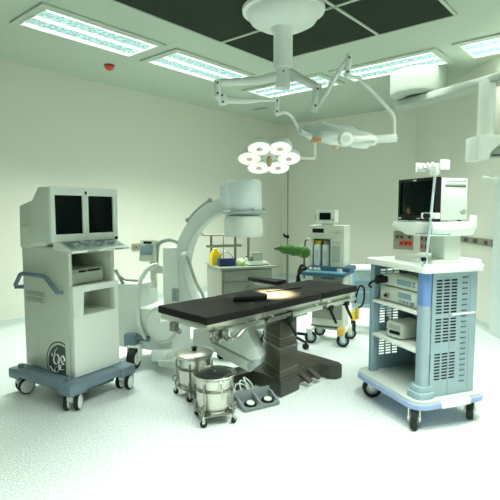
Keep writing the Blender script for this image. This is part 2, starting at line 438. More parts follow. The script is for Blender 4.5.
def stroke(pts, w=0.0105):
    pts = [(-0.1628, cy - u*0.165, cz + v*0.165) for u, v in pts]
    pts = [p for p in pts if clip_ok(p[1], p[2])]
    if len(pts) > 2: em.tube(pts, w, seg=6, smooth=4, mi=1, flat=0.25)
# script letters: loops of a flowing monogram
stroke([(-0.12, 0.20), (-0.06, 0.34), (-0.20, 0.46), (-0.40, 0.36), (-0.46, 0.12), (-0.34, -0.02), (-0.18, 0.06), (-0.06, 0.34), (-0.08, 0.02), (-0.12, -0.30), (-0.24, -0.46), (-0.40, -0.40), (-0.40, -0.22), (-0.20, -0.12), (0.0, -0.02)])
stroke([(0.22, 0.22), (0.36, 0.26), (0.38, 0.42), (0.22, 0.48), (0.08, 0.34), (0.12, 0.16), (0.28, 0.08), (0.10, 0.02), (0.02, -0.20), (0.10, -0.42), (0.28, -0.46), (0.42, -0.30), (0.38, -0.14), (0.24, -0.18)])
for k in range(4):                                                   # four swirls round the rim
    a = math.pi/4 + k*math.pi/2
    stroke([(0.80*math.cos(a-0.55), 0.80*math.sin(a-0.55)), (0.68*math.cos(a-0.2), 0.68*math.sin(a-0.2)), (0.55*math.cos(a), 0.55*math.sin(a)), (0.62*math.cos(a+0.25), 0.62*math.sin(a+0.25)), (0.76*math.cos(a+0.15), 0.76*math.sin(a+0.15))], 0.007)
obj('emblem', em, [mat('emblem dark', (0.06, 0.09, 0.085), 0.5), WHITE], W, label='dark round emblem with pale looping script letters')
# monitor housing
b = MB()
b.prism([(-0.185, 1.215), (-0.185, 1.612), (-0.055, 1.616), (0.022, 1.523), (0.19, 1.481), (0.20, 1.172), (0.10, 1.172), (0.02, 1.205)], 'x', -0.298, 0.288, 0.008)
b.box(-0.30, -0.296, 0.045, 0.19, 1.326, 1.332); b.box(-0.30, -0.2965, 0.043, 0.047, 1.18, 1.50)
mon = obj('monitor_housing', b, CREAM, W)
b = MB(); b.plate('y', -0.205, -0.18, -0.302, 0.292, 1.222, 1.615, [(-0.270, -0.036, 1.275, 1.556), (0.014, 0.250, 1.275, 1.556)])
b.box(-0.013, -0.009, -0.207, -0.204, 1.225, 1.612)
obj('bezel', b, WHITE, mon, smooth=False)
for x0, x1 in ((-0.272, -0.034), (0.012, 0.252)):
    b = MB(); b.box(x0, x1, -0.192, -0.184, 1.272, 1.558, 0.003); obj('screen', b, SCREEN, mon)
b = MB(); b.box(-0.016, -0.002, -0.212, -0.20, 1.565, 1.588, 0.002); b.box(0.29, 0.302, -0.19, -0.175, 1.27, 1.34, 0.003); b.box(0.262, 0.285, -0.215, -0.20, 1.215, 1.24, 0.003)
obj('latch', b, BLACK, mon)
b = MB(); b.prism([(-0.365, 1.145), (-0.368, 1.165), (-0.20, 1.222), (-0.15, 1.222), (-0.15, 1.165)], 'x', -0.262, 0.262, 0.005)
kt = obj('keyboard_tray', b, WHITE, W)
b = MB(); sl = math.atan2(1.222-1.165, 0.168)
km = tr(0, -0.368, 1.166) @ rot('X', math.degrees(sl))
b.box(-0.235, 0.235, 0.035, 0.165, -0.002, 0.003, 0.001, mx=km)
for i in range(13):
    for j in range(4):
        if i == 5: continue
        b.box(-0.225+i*0.0345, -0.198+i*0.0345, 0.044+j*0.030, 0.067+j*0.030, 0.002, 0.007, 0.0015, mx=km, mi=random.choice((0, 1, 1, 1, 2)), seg=1)
obj('keypad', b, [KEYS, LCD, WHITE], kt)
b = MB(); b.box(-0.13, -0.04, -0.3705, -0.366, 1.150, 1.158); b.box(0.12, 0.20, -0.3705, -0.366, 1.150, 1.158); obj('label_strip', b, BLUEG, kt)
# deck and casters
b = MB()
b.box(-0.29, 0.29, -0.30, 0.36, 0.135, 0.195, 0.015)
for x in (-1, 1):
    for y in (-1, 1): b.box(x*0.235-0.075, x*0.235+0.075, 0.03+y*0.315-0.075, 0.03+y*0.315+0.075, 0.125, 0.205, 0.016)
    b.cyl((x*0.275, -0.24, 0.175), (x*0.275, 0.30, 0.175), 0.035, seg=16)
b.box(-0.20, 0.20, -0.345, -0.26, 0.14, 0.20, 0.015)
b.cyl((-0.25, 0.335, 0.20), (-0.25, 0.335, 0.235), 0.022, seg=14, bev=0.005)
b.cyl((-0.215, -0.215, 0.19), (-0.215, -0.215, 0.225), 0.022, seg=14, bev=0.005)
obj('base_deck', b, BLUEG, W)
b = MB(); b.box(-0.19, 0.19, -0.24, 0.28, 0.075, 0.14, 0.012); obj('under_box', b, mat('dark blue grey', (0.10, 0.15, 0.18), 0.5), W)
for x, y, sw in ((-0.245, -0.29, 35), (-0.245, 0.325, -15), (0.245, -0.29, 20), (0.245, 0.325, 10)):
    caster(W, x, y, 0.14, 0.062, 0.088, sw, WHITE, RUBBER, WHITE)
# thermal printer on the shelf of the workstation
pt = thing('thermal_printer', 'grey box-shaped printer inside the dark bay of the dual monitor cart', 'printer', W.matrix_world @ Vector((0, 0, 0)), 56.9)
pt.location = (-1.40, 3.666, 0.8765)
b = MB(); b.box(-0.115, 0.200, -0.125, 0.18, 0.006, 0.122, 0.008); obj('body', b, mat('printer beige', (0.36, 0.40, 0.34), 0.5), pt)
b = MB(); b.box(-0.109, 0.194, -0.131, -0.12, 0.012, 0.090, 0.003); obj('front_panel', b, mat('printer front', (0.44, 0.48, 0.42), 0.5), pt)
b = MB(); b.box(-0.03, 0.035, -0.134, -0.124, 0.096, 0.110, 0.002); b.box(0.05, 0.17, -0.130, -0.122, 0.098, 0.112, 0.002); obj('paper_slot', b, BLACK, pt)
b = MB()
for x in (-0.09, 0.175):
    for y in (-0.10, 0.15): b.cyl((x, y, 0), (x, y, 0.008), 0.012, seg=10)
obj('foot', b, RUBBER, pt)

# ------------------------------------------------------------------ endoscopy tower cart
E_ = thing('endoscopy_cart', 'tall open-shelf cart with pale blue slotted side panels and white top', 'medical cart', (1.247, 3.322, 0), -70)
def rpoly(x0, x1, y0, y1, r, k=5):
    out = []
    for cx, cy, a in ((x1-r, y1-r, 0), (x0+r, y1-r, 90), (x0+r, y0+r, 180), (x1-r, y0+r, 270)):
        for i in range(k+1):
            t = R(a + 90*i/k); out.append((cx+r*math.cos(t), cy+r*math.sin(t)))
    return out
b = MB(); b.prism(rpoly(-0.43, 0.30, -0.29, 0.31, 0.09), 'z', 0.165, 0.202, 0.004)
bp = obj('base_plate', b, mat('shaded base plate', (0.46, 0.53, 0.49), 0.45), E_)  # white plate greyed, the shadow on its top is in this colour
b = MB(); b.prism(rpoly(-0.44, 0.31, -0.30, 0.32, 0.10), 'z', 0.145, 0.182, 0.008); obj('bumper', b, mat('bumper blue', (0.28, 0.38, 0.60), 0.4), bp)
b = MB(); b.box(0.285, 0.325, -0.10, 0.14, 0.148, 0.192, 0.008); obj('side_grip', b, WHITE, bp)
b = MB(); b.prism(rpoly(0.125, 0.275, -0.255, -0.10, 0.05), 'z', 0.18, 0.245, 0.01); b.prism(rpoly(0.14, 0.265, -0.24, -0.11, 0.045), 'z', 0.24, 0.285, 0.01); obj('post_foot', b, BLUEL, bp)
holes = []
def vent_block(z0, z1, rows):
    for c in range(3):
        y0 = -0.118 + c*0.062
        st = (z1-z0)/rows
        for k in range(rows): holes.append((y0, y0+0.050, z0+k*st+st*0.20, z0+k*st+st*0.78))
vent_block(0.762, 0.998, 11); vent_block(0.568, 0.738, 8); vent_block(0.312, 0.502, 9)
for x0, nm in ((0.240, 'side_panel'), (-0.362, 'side_panel')):
    b = MB(); b.plate('x', (x0+0.008 if x0 > 0 else x0), (x0+0.012 if x0 > 0 else x0+0.004), -0.15, 0.225, 0.20, 1.045, holes)
    sgn = 1 if x0 > 0 else -1; xo = x0+0.012 if x0 > 0 else x0
    for k in range(20): b.box(xo-0.001, xo+sgn*0.004, 0.095, 0.14, 0.285+k*0.0375, 0.293+k*0.0375, 0.001, seg=1, mi=1)
    sp = obj(nm, b, [BLUEL if x0 > 0 else BLUEP, mat('dark slot', (0.07, 0.12, 0.15), 0.5)], E_, smooth=False)
    if x0 > 0:
        b = MB(); b.box(0.228, 0.240, -0.13, 0.20, 0.21, 1.04); obj('slot_shade_sheet', b, RUBBER, sp)  # added black sheet stands in for the shade seen through the slots
    b = MB(); b.box(xo-0.001, xo+sgn*0.003, 0.02, 0.215, 0.748, 0.762, 0.001); obj('trim_strip', b, WHITE, sp)
    b = MB(); b.box(xo-0.001, xo+sgn*0.0025, -0.005, -0.001, 0.20, 0.76); b.box(xo-0.001, xo+sgn*0.0025, 0.165, 0.168, 0.21, 1.04); obj('seam', b, GREY, sp)
b = MB(); b.prism(rpoly(0.165, 0.258, -0.215, -0.145, 0.032), 'z', 0.20, 0.822, 0.004); obj('front_post', b, BLUEL, E_)
b = MB(); b.prism(rpoly(0.165, 0.258, -0.215, -0.145, 0.032), 'z', 0.822, 1.045, 0.004); obj('front_post', b, BLUES, E_, label='bright blue upper post')
b = MB(); b.prism(rpoly(-0.370, -0.322, -0.21, -0.14, 0.016), 'z', 0.20, 1.045, 0.004); obj('front_post', b, BLUEP, E_)
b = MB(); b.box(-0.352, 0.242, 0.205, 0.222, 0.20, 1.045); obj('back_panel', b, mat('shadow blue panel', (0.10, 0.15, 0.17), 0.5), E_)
for z in (0.750, 0.488):
    b = MB(); b.box(-0.349, 0.221, -0.205, 0.20, z, z+0.022, 0.004); obj('shelf', b, WHITE, E_)
b = MB(); b.prism(rpoly(-0.392, 0.29, -0.245, 0.255, 0.035), 'z', 1.042, 1.088, 0.008)
b.box(-0.30, 0.26, 0.18, 0.25, 1.08, 1.118, 0.012)
obj('top', b, WHITE, E_)
for x, y, sw in ((-0.33, -0.215, 65), (0.215, -0.235, -42), (0.225, 0.235, -48), (-0.30, 0.22, -60)):
    caster(E_, x, y, 0.165, 0.073, 0.05, sw, STEEL, RUBBER, GREY, twin=False)
# monitor stand of the cart
b = MB(); b.prism(rpoly(-0.22, 0.20, -0.12, 0.19, 0.05), 'z', 1.086, 1.118, 0.008)
st = obj('stand_foot', b, WHITE, E_)
b = MB(); b.prism([(0.075, 1.11), (0.205, 1.11), (0.20, 1.31), (0.06, 1.31)], 'y', -0.02, 0.12, 0.015); obj('stand_neck', b, PALE, E_)
b = MB(); b.prism([(-0.155, 1.335), (-0.145, 1.37), (0.262, 1.37), (0.27, 1.32), (0.24, 1.28), (0.0, 1.28)], 'y', -0.18, 0.18, 0.012)
b.box(0.245, 0.272, 0.135, 0.182, 1.32, 1.415, 0.02)
b.box(-0.10, 0.10, -0.175, -0.145, 1.368, 1.374, 0.002, mi=1)
obj('monitor_tray', b, [WHITE, LCD], E_)
# scope holder pole
b = MB(); b.cyl((0.252, -0.212, 1.085), (0.312, -0.212, 1.69), 0.0085, seg=12)
b.lathe([(0, 0), (0.03, 0), (0.03, 0.012), (0.012, 0.02), (0.012, 0.06), (0, 0.06)], mx=tr(0.252, -0.212, 1.086), seg=16)
pole = obj('scope_pole', b, mat('pale blue pole', (0.50, 0.62, 0.66), 0.3), E_)
b = MB(); b.box(0.215, 0.345, -0.232, -0.192, 1.395, 1.432, 0.006); obj('pole_clamp', b, WHITE, pole)
b = MB(); b.cyl((0.285, -0.228, 1.413), (0.285, -0.262, 1.413), 0.018, seg=14, bev=0.003); obj('clamp_knob', b, BLACK, pole)
b = MB(); b.cyl((0.258, -0.225, 1.135), (0.258, -0.245, 1.135), 0.014, seg=14); obj('lower_clamp', b, BLACK, pole)
b = MB(); b.cyl((0.14, -0.205, 1.295), (0.40, -0.16, 1.300), 0.006, seg=8); obj('cross_rod', b, BLUEL, pole)
b = MB()
b.box(0.150, 0.385, -0.225, -0.175, 1.708, 1.734, 0.006)
for x in (0.150, 0.372): b.box(x-0.004, x+0.012, -0.235, -0.165, 1.695, 1.755, 0.005)
for k in range(4): b.tube([(0.19+k*0.045, -0.205, 1.731), (0.19+k*0.045, -0.24, 1.721), (0.20+k*0.045, -0.255, 1.738)], 0.009, seg=8, smooth=3)
b.box(0.275, 0.345, -0.228, -0.196, 1.665, 1.716, 0.008)
obj('scope_rack', b, WHITE, pole)
b = MB(); b.box(0.16, 0.21, -0.22, -0.17, 1.087, 1.10, 0.004); b.cyl((0.17, -0.21, 1.10), (0.17, -0.21, 1.135), 0.007, seg=8); b.cyl((0.195, -0.20, 1.10), (0.195, -0.20, 1.13), 0.007, seg=8); obj('cup_clip', b, [ARMW], E_)

# monitor on the cart
M = thing('endoscopy_monitor', 'boxy monitor with black front and pale side standing on the cart tray', 'monitor', (1.247, 3.322, 1.374), -70)
b = MB(); b.box(-0.125, 0.232, -0.10, 0.13, 0.012, 0.285, 0.01)
for k in range(3): b.box(0.228, 0.2345, -0.06, 0.115, 0.228+k*0.018, 0.238+k*0.018, 0.002, mi=1 if k == 0 else 0)
for x in (-0.08, 0.2):
    for y in (-0.08, 0.10): b.cyl((x, y, 0), (x, y, 0.015), 0.015, seg=10, mi=1)
obj('housing', b, [PALE, DARKG], M)
b = MB(); b.plate('y', -0.140, -0.095, -0.138, 0.238, 0.004, 0.290, [(-0.118, 0.220, 0.04, 0.270)]); bz = obj('bezel', b, BLACK, M, smooth=False)
b = MB(); b.box(-0.120, 0.222, -0.132, -0.115, 0.038, 0.272, 0.004); obj('screen', b, SCREEN, M)
b = MB(); b.box(-0.128, -0.10, -0.143, -0.139, 0.014, 0.024); b.box(0.02, 0.05, -0.143, -0.139, 0.273, 0.281); b.box(0.06, 0.10, -0.143, -0.139, 0.016, 0.021); obj('badge', b, PALE, bz)
b = MB(); b.cyl((0.230, 0.09, 0.065), (0.246, 0.09, 0.065), 0.018, seg=14); obj('side_knob', b, GREY, M)

# devices on the shelves (local to the cart frame)
def unit(name, label, z, x0, x1, y0, y1, h, front, extra, yaw=0, dx=0.0, dy=0.0):
    a = R(-70); px = 1.247 + dx*math.cos(a) - dy*math.sin(a); py = 3.322 + dx*math.sin(a) + dy*math.cos(a)
    t = thing(name, label, 'medical device', (px, py, z), -70+yaw)
    b = MB(); b.box(x0, x1, y0, y1, 0.006, h, 0.01)
    obj('casing', b, CREAM, t)
    b = MB()
    for x in (x0+0.03, x1-0.03):
        for y in (y0+0.03, y1-0.03): b.cyl((x, y, 0), (x, y, 0.008), 0.012, seg=10)
    obj('foot', b, RUBBER, t)
    b = MB(); b.box(x0+0.006, x1-0.006, y0-0.006, y0+0.004, 0.012, h-0.008, 0.003); obj('front_panel', b, front, t)
    for (nm, u0, u1, v0, v1, mm) in extra:
        b = MB(); b.box(u0, u1, y0-0.010, y0-0.002, v0, v1, 0.002); obj(nm, b, mm, t)
    return t
FR = mat('device front', (0.60, 0.66, 0.58), 0.4)
u = unit('light_source', 'pale lower box of the two stacked on the cart top shelf, with round port', 0.7725, -0.285, 0.135, -0.165, 0.15, 0.115, FR,
         [('display', -0.07, 0.07, 0.055, 0.095, LCD), ('button', -0.06, -0.035, 0.02, 0.04, LCD), ('button', -0.02, 0.005, 0.02, 0.04, LCD), ('button', 0.02, 0.045, 0.02, 0.04, LCD), ('button', 0.065, 0.10, 0.018, 0.042, BLUEG)])
b = MB(); b.cyl((-0.185, -0.165, 0.05), (-0.185, -0.19, 0.05), 0.020, seg=16, bev=0.003); b.cyl((-0.185, -0.19, 0.05), (-0.185, -0.205, 0.05), 0.012, seg=14, mi=1); obj('light_port', b, [BROWN, BLACK], u)
b = MB(); b.cyl((-0.245, -0.168, 0.095), (-0.245, -0.182, 0.095), 0.016, seg=14, bev=0.003); obj('power_knob', b, GREEN_GREY, u)
u = unit('camera_unit', 'pale upper unit on the cart top shelf with a black camera lead plugged in', 0.8880, -0.285, 0.135, -0.160, 0.15, 0.085, FR,
         [('display', -0.09, 0.06, 0.03, 0.068, LCD), ('button', 0.075, 0.10, 0.03, 0.045, LCD), ('button', 0.075, 0.10, 0.052, 0.066, BLUEG)])
b = MB(); b.cyl((-0.22, -0.165, 0.048), (-0.22, -0.255, 0.042), 0.026, seg=16, bev=0.004); b.cyl((-0.265, -0.165, 0.048), (-0.265, -0.215, 0.042), 0.030, seg=16, bev=0.004)
b.tube([(-0.22, -0.25, 0.042), (-0.24, -0.28, 0.03), (-0.28, -0.275, 0.0), (-0.30, -0.24, -0.02)], 0.009, smooth=4); obj('camera_plug', b, BLACK, u)
u = unit('recorder', 'small sloped-front grey device on the middle shelf of the blue cart', 0.5105, -0.075, 0.075, -0.12, 0.13, 0.118, mat('recorder front', (0.46, 0.52, 0.46), 0.45),
         [('display', -0.045, 0.055, 0.072, 0.10, GREY), ('paper_slot', -0.04, 0.055, 0.036, 0.060, BLACK), ('tray', -0.06, 0.06, 0.012, 0.026, PALE), ('button', -0.068, -0.055, 0.05, 0.062, DARKG)], yaw=12, dx=-0.145, dy=-0.04)

# ------------------------------------------------------------------ operating table
T = thing('operating_table', 'black padded operating table on a bronze-grey column and floor base', 'operating table', (0.165, 3.85, 0), 45.5)
def pad_section(x0, x1, nm='pad'):
    b = MB(); b.box(x0, x1, -0.275, 0.285, 0.698, 0.752, 0.012, seg=3); return obj(nm, b, PAD, T)
pad_section(-0.912, -0.36); pad_section(-0.352, 0.36); pad_section(0.368, 0.905)
b = MB()
for x0, x1 in ((-0.90, -0.37), (-0.34, 0.35), (0.38, 0.89)): b.box(x0, x1, -0.255, 0.262, 0.655, 0.700, 0.004)
obj('top_frame', b, STEEL, T)
for y in (-0.285, 0.285):
    b = MB()
    for x0, x1 in ((-0.90, -0.38), (-0.33, 0.34), (0.40, 0.86)):
        b.box(x0, x1, y-0.006, y+0.006, 0.622, 0.655, 0.002)
        for x in (x0+0.06, x1-0.06): b.cyl((x, y, 0.645), (x, y*0.88, 0.668), 0.011, seg=10)
    obj('side_rail', b, STEEL, T)
b = MB(); b.box(-0.62, 0.66, -0.17, 0.17, 0.60, 0.657, 0.012); b.box(-0.28, 0.26, -0.2, 0.2, 0.57, 0.615, 0.015)
obj('under_frame', b, STEELD, T)
def scol(k, z0, z1, bev):
    c = (-0.02, -0.11)
    return ([(c[0]+(x-c[0])*k, c[1]+(y-c[1])*k) for x, y in ((-0.178, -0.268), (0.045, -0.262), (0.085, -0.20), (0.095, 0.04), (0.07, 0.07), (-0.03, 0.05), (-0.085, -0.03))], 'z', z0, z1, bev)
b = MB(); b.prism(*scol(0.95, 0.38, 0.60, 0.012)); b.prism(*scol(1.0, 0.135, 0.40, 0.012)); cl = obj('column', b, COLM, T)
b = MB(); b.prism(*scol(1.02, 0.372, 0.392, 0.004)); b.prism(*scol(0.975, 0.455, 0.468, 0.003)); b.prism(*scol(1.02, 0.20, 0.212, 0.003)); obj('trim_band', b, STEELD, cl)
b = MB(); b.cyl((-0.12, -0.20, 0.62), (-0.04, -0.275, 0.62), 0.045, seg=18, bev=0.01); obj('pivot', b, BLACK, T)
b = MB()
b.prism([(-0.19, -0.285), (0.055, -0.28), (0.09, -0.20), (0.40, -0.20), (0.415, -0.315), (0.44, -0.36), (0.52, -0.375), (0.56, -0.32), (0.58, 0.22), (0.54, 0.27), (0.44, 0.27), (0.40, 0.20), (-0.36, 0.24), (-0.40, 0.20), (-0.38, 0.08), (-0.13, 0.06), (-0.12, -0.04)], 'z', 0.004, 0.125, 0.016)
b.prism(*scol(1.06, 0.12, 0.150, 0.012))
obj('base', b, BASEM, T)
b = MB()
for x, y in ((-0.34, 0.15), (0.50, 0.22), (0.50, -0.31), (-0.10, -0.22)): b.cyl((x, y, 0.0), (x, y, 0.01), 0.03, seg=14)
obj('levelling_foot', b, RUBBER, T)
for x in (0.13, 0.255):
    b = MB(); b.prism([(-0.305, 0.035), (-0.315, 0.055), (-0.18, 0.115), (-0.17, 0.095)], 'x', x, x+0.055, 0.004); b.cyl((x-0.01, -0.185, 0.095), (x+0.065, -0.185, 0.095), 0.012, seg=10); obj('foot_pedal', b, BASEM, T)
for x in (0.455, 0.70, -0.10):                                        # release levers under the rail
    b = MB(); b.tube([(x, -0.285, 0.615), (x+0.012, -0.29, 0.57), (x+0.075, -0.30, 0.47)], [0.016, 0.011], seg=8); b.box(x-0.03, x+0.03, -0.305, -0.268, 0.60, 0.635, 0.006); obj('lever', b, BLACK, T)
for x, y in ((-0.86, -0.285), (-0.80, -0.31), (-0.9, 0.10)):
    b = MB(); b.box(x-0.028, x+0.028, y-0.02, y+0.022, 0.595, 0.662, 0.008); b.cyl((x, y-0.02, 0.61), (x, y-0.065, 0.60), 0.018, seg=12, bev=0.003); obj('rail_clamp', b, STEELD, T)
b = MB(); b.tube([(-0.70, -0.24, 0.64), (-0.66, -0.22, 0.56), (-0.58, -0.2, 0.54), (-0.50, -0.2, 0.585), (-0.46, -0.2, 0.63)], 0.02, seg=10, smooth=4); obj('leg_hinge', b, STEEL, T)
b = MB(); b.box(0.86, 0.93, -0.20, 0.20, 0.60, 0.66, 0.01); b.cyl((0.90, -0.24, 0.60), (0.90, 0.24, 0.60), 0.014, seg=10); obj('head_joint', b, STEELD, T)
# items lying on or clipped to the table
b = MB(); b.prism([(-0.44, -0.02), (-0.20, -0.15), (-0.14, -0.10), (-0.06, 0.13), (-0.13, 0.16), (-0.30, 0.10)], 'z', 0.7535, 0.79, 0.010)
o = obj('arm_strap', b, BLACK); o.location = (0.165, 3.85, 0); o.rotation_euler[2] = R(45.5); tag(o, 'black folded strap pad lying flat on the middle of the operating table', 'strap')
t = thing('arm_board', 'slim black padded arm board sticking out behind the operating table', 'arm board', (0.205, 3.885, 0), 45.5)
b = MB(); b.prism([(0.36, 0.305), (0.52, 0.305), (0.47, 0.66), (0.43, 0.72), (0.385, 0.70), (0.37, 0.60)], 'z', 0.745, 0.785, 0.012); obj('pad', b, BLACK, t)
b = MB(); b.box(0.40, 0.46, 0.30, 0.62, 0.715, 0.747, 0.004); b.box(0.39, 0.47, 0.2975, 0.335, 0.60, 0.735, 0.006); obj('bracket', b, STEELD, t)
b = MB(); b.box(0.05, 0.42, 0.10, 0.125, 0.754, 0.762, 0.002); o = obj('body_strap', b, BLACK); o.location = (0.165, 3.85, 0); o.rotation_euler[2] = R(45.5 - 12)
tag(o, 'narrow black belt lying across the padded top beside the bright spot', 'strap')
t = thing('cable_loop', 'black lead hanging in a loop from the head end of the operating table', 'cable', (0.165, 3.85, 0), 45.5)
b = MB(); b.tube([(0.935, -0.235, 0.585), (0.935, -0.250, 0.67), (0.935, -0.272, 0.735), (0.935, -0.300, 0.750), (0.935, -0.326, 0.72), (0.935, -0.325, 0.62), (0.935, -0.300, 0.56), (0.935, -0.262, 0.54)], 0.009, seg=8, smooth=6); obj('lead', b, BLACK, t)
b = MB(); b.box(0.915, 0.955, -0.275, -0.245, 0.43, 0.545, 0.01); obj('hand_control', b, YELD, t)

# ------------------------------------------------------------------ kick buckets
def bucket(label, loc, yaw, lidded):
    t = thing('kick_bucket', label, 'bucket', loc, yaw, 'kick buckets')
    b = MB()
    b.lathe([(0, 0.078), (0.108, 0.078), (0.118, 0.092), (0.134, 0.31), (0.146, 0.322), (0.149, 0.330), (0.144, 0.334), (0.138, 0.326), (0.128, 0.305), (0.112, 0.10), (0, 0.095)], seg=40)
    obj('pail', b, STEEL, t)
    b = MB()
    for z, r in ((0.235, 0.139), (0.085, 0.130)):
        b.tube([(r*math.cos(2*math.pi*k/36), r*math.sin(2*math.pi*k/36), z) for k in range(36)], 0.006, seg=8, closed=True)
    for k in range(4):
        a = math.pi/4 + k*math.pi/2; c, s = math.cos(a), math.sin(a)
        b.tube([(0.141*c, 0.141*s, 0.285), (0.146*c, 0.146*s, 0.235), (0.138*c, 0.138*s, 0.14), (0.150*c, 0.150*s, 0.11), (0.152*c, 0.152*s, 0.075)], 0.006, seg=8, smooth=3)
        b.tube([((0.15+0.025*math.cos(w))*c, (0.15+0.025*math.cos(w))*s, 0.125+0.025*math.sin(w)) for w in [2*math.pi*q/14 for q in range(14)]], 0.005, seg=6, closed=True)
    b.prism([(0.15*math.cos(math.pi/4+k*math.pi/2), 0.15*math.sin(math.pi/4+k*math.pi/2)) for k in range(4)], 'z', 0.062, 0.072, 0.002)
    obj('carriage', b, STEELD, t)
    for k in range(4):
        a = math.pi/4 + k*math.pi/2
        x, y = 0.15*math.cos(a), 0.15*math.sin(a)
        c = MB(); c.cyl((x, y, 0.04), (x, y, 0.075), 0.009, seg=10); c.box(x-0.012, x+0.012, y-0.012, y+0.012, 0.028, 0.048, 0.003); cc = obj('caster', c, STEEL, t)
        w = MB(); mm = tr(x, y, 0.024) @ rot('Z', 40+60*k)
        w.cyl((0, -0.009, 0), (0, 0.009, 0), 0.024, seg=18, bev=0.003, mx=mm); obj('wheel', w, RUBBER, cc)
    b = MB()
    b.tube([(0.0, -0.147, 0.318), (0.0, -0.162, 0.30), (0.006, -0.168, 0.25), (0.012, -0.15, 0.19)], 0.0045, seg=6, smooth=3)
    b.tube([(0.0, 0.147, 0.318), (0.02, 0.13, 0.335), (0.10, 0.08, 0.338), (0.147, 0.0, 0.336), (0.10, -0.08, 0.338), (0.02, -0.13, 0.335), (0.0, -0.147, 0.318)], 0.0045, seg=6, smooth=4)
    obj('bail_handle', b, STEEL, t)
    if lidded:
        b = MB(); b.lathe([(0.142, 0.332), (0.146, 0.340), (0.12, 0.352), (0.04, 0.358), (0, 0.359)], seg=40); l = obj('lid', b, STEEL, t)
        b = MB(); b.lathe([(0.0, 0.357), (0.022, 0.358), (0.012, 0.366), (0.026, 0.378), (0.02, 0.386), (0, 0.388)], seg=18); obj('knob', b, BLACK, l)
    else:
        b = MB(); b.lathe([(0.0, 0.342), (0.05, 0.346), (0.08, 0.340), (0.112, 0.330), (0.128, 0.312), (0.118, 0.300), (0, 0.300)], seg=28); l = obj('liner_bag', b, mat('dark waste liner', (0.015, 0.022, 0.018), 0.3, bump=0.6, scale=30), t)
        b = MB(); b.lathe([(0.0, 0.352), (0.028, 0.353), (0.034, 0.345), (0.03, 0.338)], mx=tr(0.005, 0.02, 0), seg=16); obj('knot', b, mat('dark waste liner', (0, 0, 0)), l)
    return t
bucket('nearer steel kick bucket on castors, dark liner inside its rim', (-0.246, 3.165, 0), 20, False)
bucket('steel kick bucket on castors with a lid and black knob, behind the other', (-0.437, 3.595, 0), 38, True)

# ------------------------------------------------------------------ double foot pedal
t = thing('foot_switch', 'blue-grey double foot pedal on the floor before the operating table base', 'foot pedal', (0.055, 3.40, 0), 30)
b = MB(); b.prism([(-0.145, -0.085), (0.145, -0.085), (0.155, -0.03), (0.13, 0.09), (-0.13, 0.09), (-0.155, -0.03)], 'z', 0.002, 0.026, 0.006); obj('base', b, mat('pedal blue grey', (0.16, 0.205, 0.205), 0.4), t)
b = MB()
for x in (-0.155, -0.01, 0.135): b.prism([(-0.075, 0.02), (0.09, 0.02), (0.09, 0.075), (0.03, 0.07)], 'x', x, x+0.02, 0.004)
b.prism([(0.06, 0.02), (0.095, 0.02), (0.10, 0.09), (0.075, 0.095)], 'x', -0.155, 0.155, 0.006); obj('guard', b, mat('pedal blue grey', (0,0,0)), t)
for x in (-0.075, 0.075):
    b = MB(); b.lathe([(0, 0.024), (0.046, 0.024), (0.048, 0.036), (0.043, 0.042), (0, 0.042)], mx=tr(x, -0.022, 0) @ rot('X', 8), seg=24); pd = obj('pedal', b, BLACK, t)
    b = MB(); b.lathe([(0, 0.041), (0.031, 0.041), (0.029, 0.047), (0, 0.049)], mx=tr(x, -0.022, 0) @ rot('X', 8), seg=24); obj('pedal_cap', b, PALE, pd)
b = MB()
for k in range(3):
    b.tube([(-0.11+k*0.05, 0.085, 0.05), (-0.13+k*0.05, 0.12, 0.09+0.02*k), (-0.09+k*0.03, 0.15, 0.13+0.02*k), (-0.02+0.03*k, 0.15, 0.10), (0.0+0.02*k, 0.125, 0.03)], 0.006, seg=6, smooth=5)
obj('cord', b, PALE, t)

# ------------------------------------------------------------------ C-arm x-ray unit
C = thing('x_ray_unit', 'white mobile x-ray unit with a C-shaped arm reaching over the operating table', 'x-ray machine', (-0.06, 4.10, 0), 160)
cz0 = 0.925
def arcpts(r, a0, a1, N): return [(r*math.cos(R(a0+(a1-a0)*k/N)), cz0 + r*math.sin(R(a0+(a1-a0)*k/N))) for k in range(N+1)]
b = MB()
po, pi = arcpts(0.655, 84, -84, 48), arcpts(0.535, 84, -84, 48)
for k in range(48):
    t_ = bmesh.new()
    quad = (po[k], po[k+1], pi[k+1], pi[k])
    A_ = [t_.verts.new((x, -0.062, z)) for x, z in quad]; B_ = [t_.verts.new((x, 0.062, z)) for x, z in quad]
    t_.faces.new(A_); t_.faces.new(B_[::-1])
    t_.faces.new((A_[0], A_[1], B_[1], B_[0])); t_.faces.new((A_[2], A_[3], B_[3], B_[2]))
    if k == 0: t_.faces.new((A_[0], B_[0], B_[3], A_[3]))
    if k == 47: t_.faces.new((A_[1], A_[2], B_[2], B_[1]))
    b._add(t_)
bmesh.ops.remove_doubles(b.bm, verts=b.bm.verts[:], dist=1e-5); bmesh.ops.recalc_face_normals(b.bm, faces=b.bm.faces[:])
arc = obj('c_arc', b, ARMW, C)
b = MB()
b.tube([(x, 0.061, z) for x, z in arcpts(0.555, 80, -80, 40)], 0.005, seg=6)
obj('track', b, XPALE, arc)
b = MB(); hp = arcpts(0.688, 62, 41, 10)
b.tube([(0.655*math.cos(R(63)), 0.0, cz0+0.655*math.sin(R(63)))] + [(x, 0.0, z) for x, z in hp] + [(0.655*math.cos(R(39)), 0.0, cz0+0.655*math.sin(R(39)))], 0.012, seg=8)
for a in (63, 39): b.cyl((0.65*math.cos(R(a)), 0, cz0+0.65*math.sin(R(a))), (0.71*math.cos(R(a)), 0, cz0+0.70*math.sin(R(a))), 0.02, seg=12)
obj('arc_handle', b, GREY, arc)
b = MB()
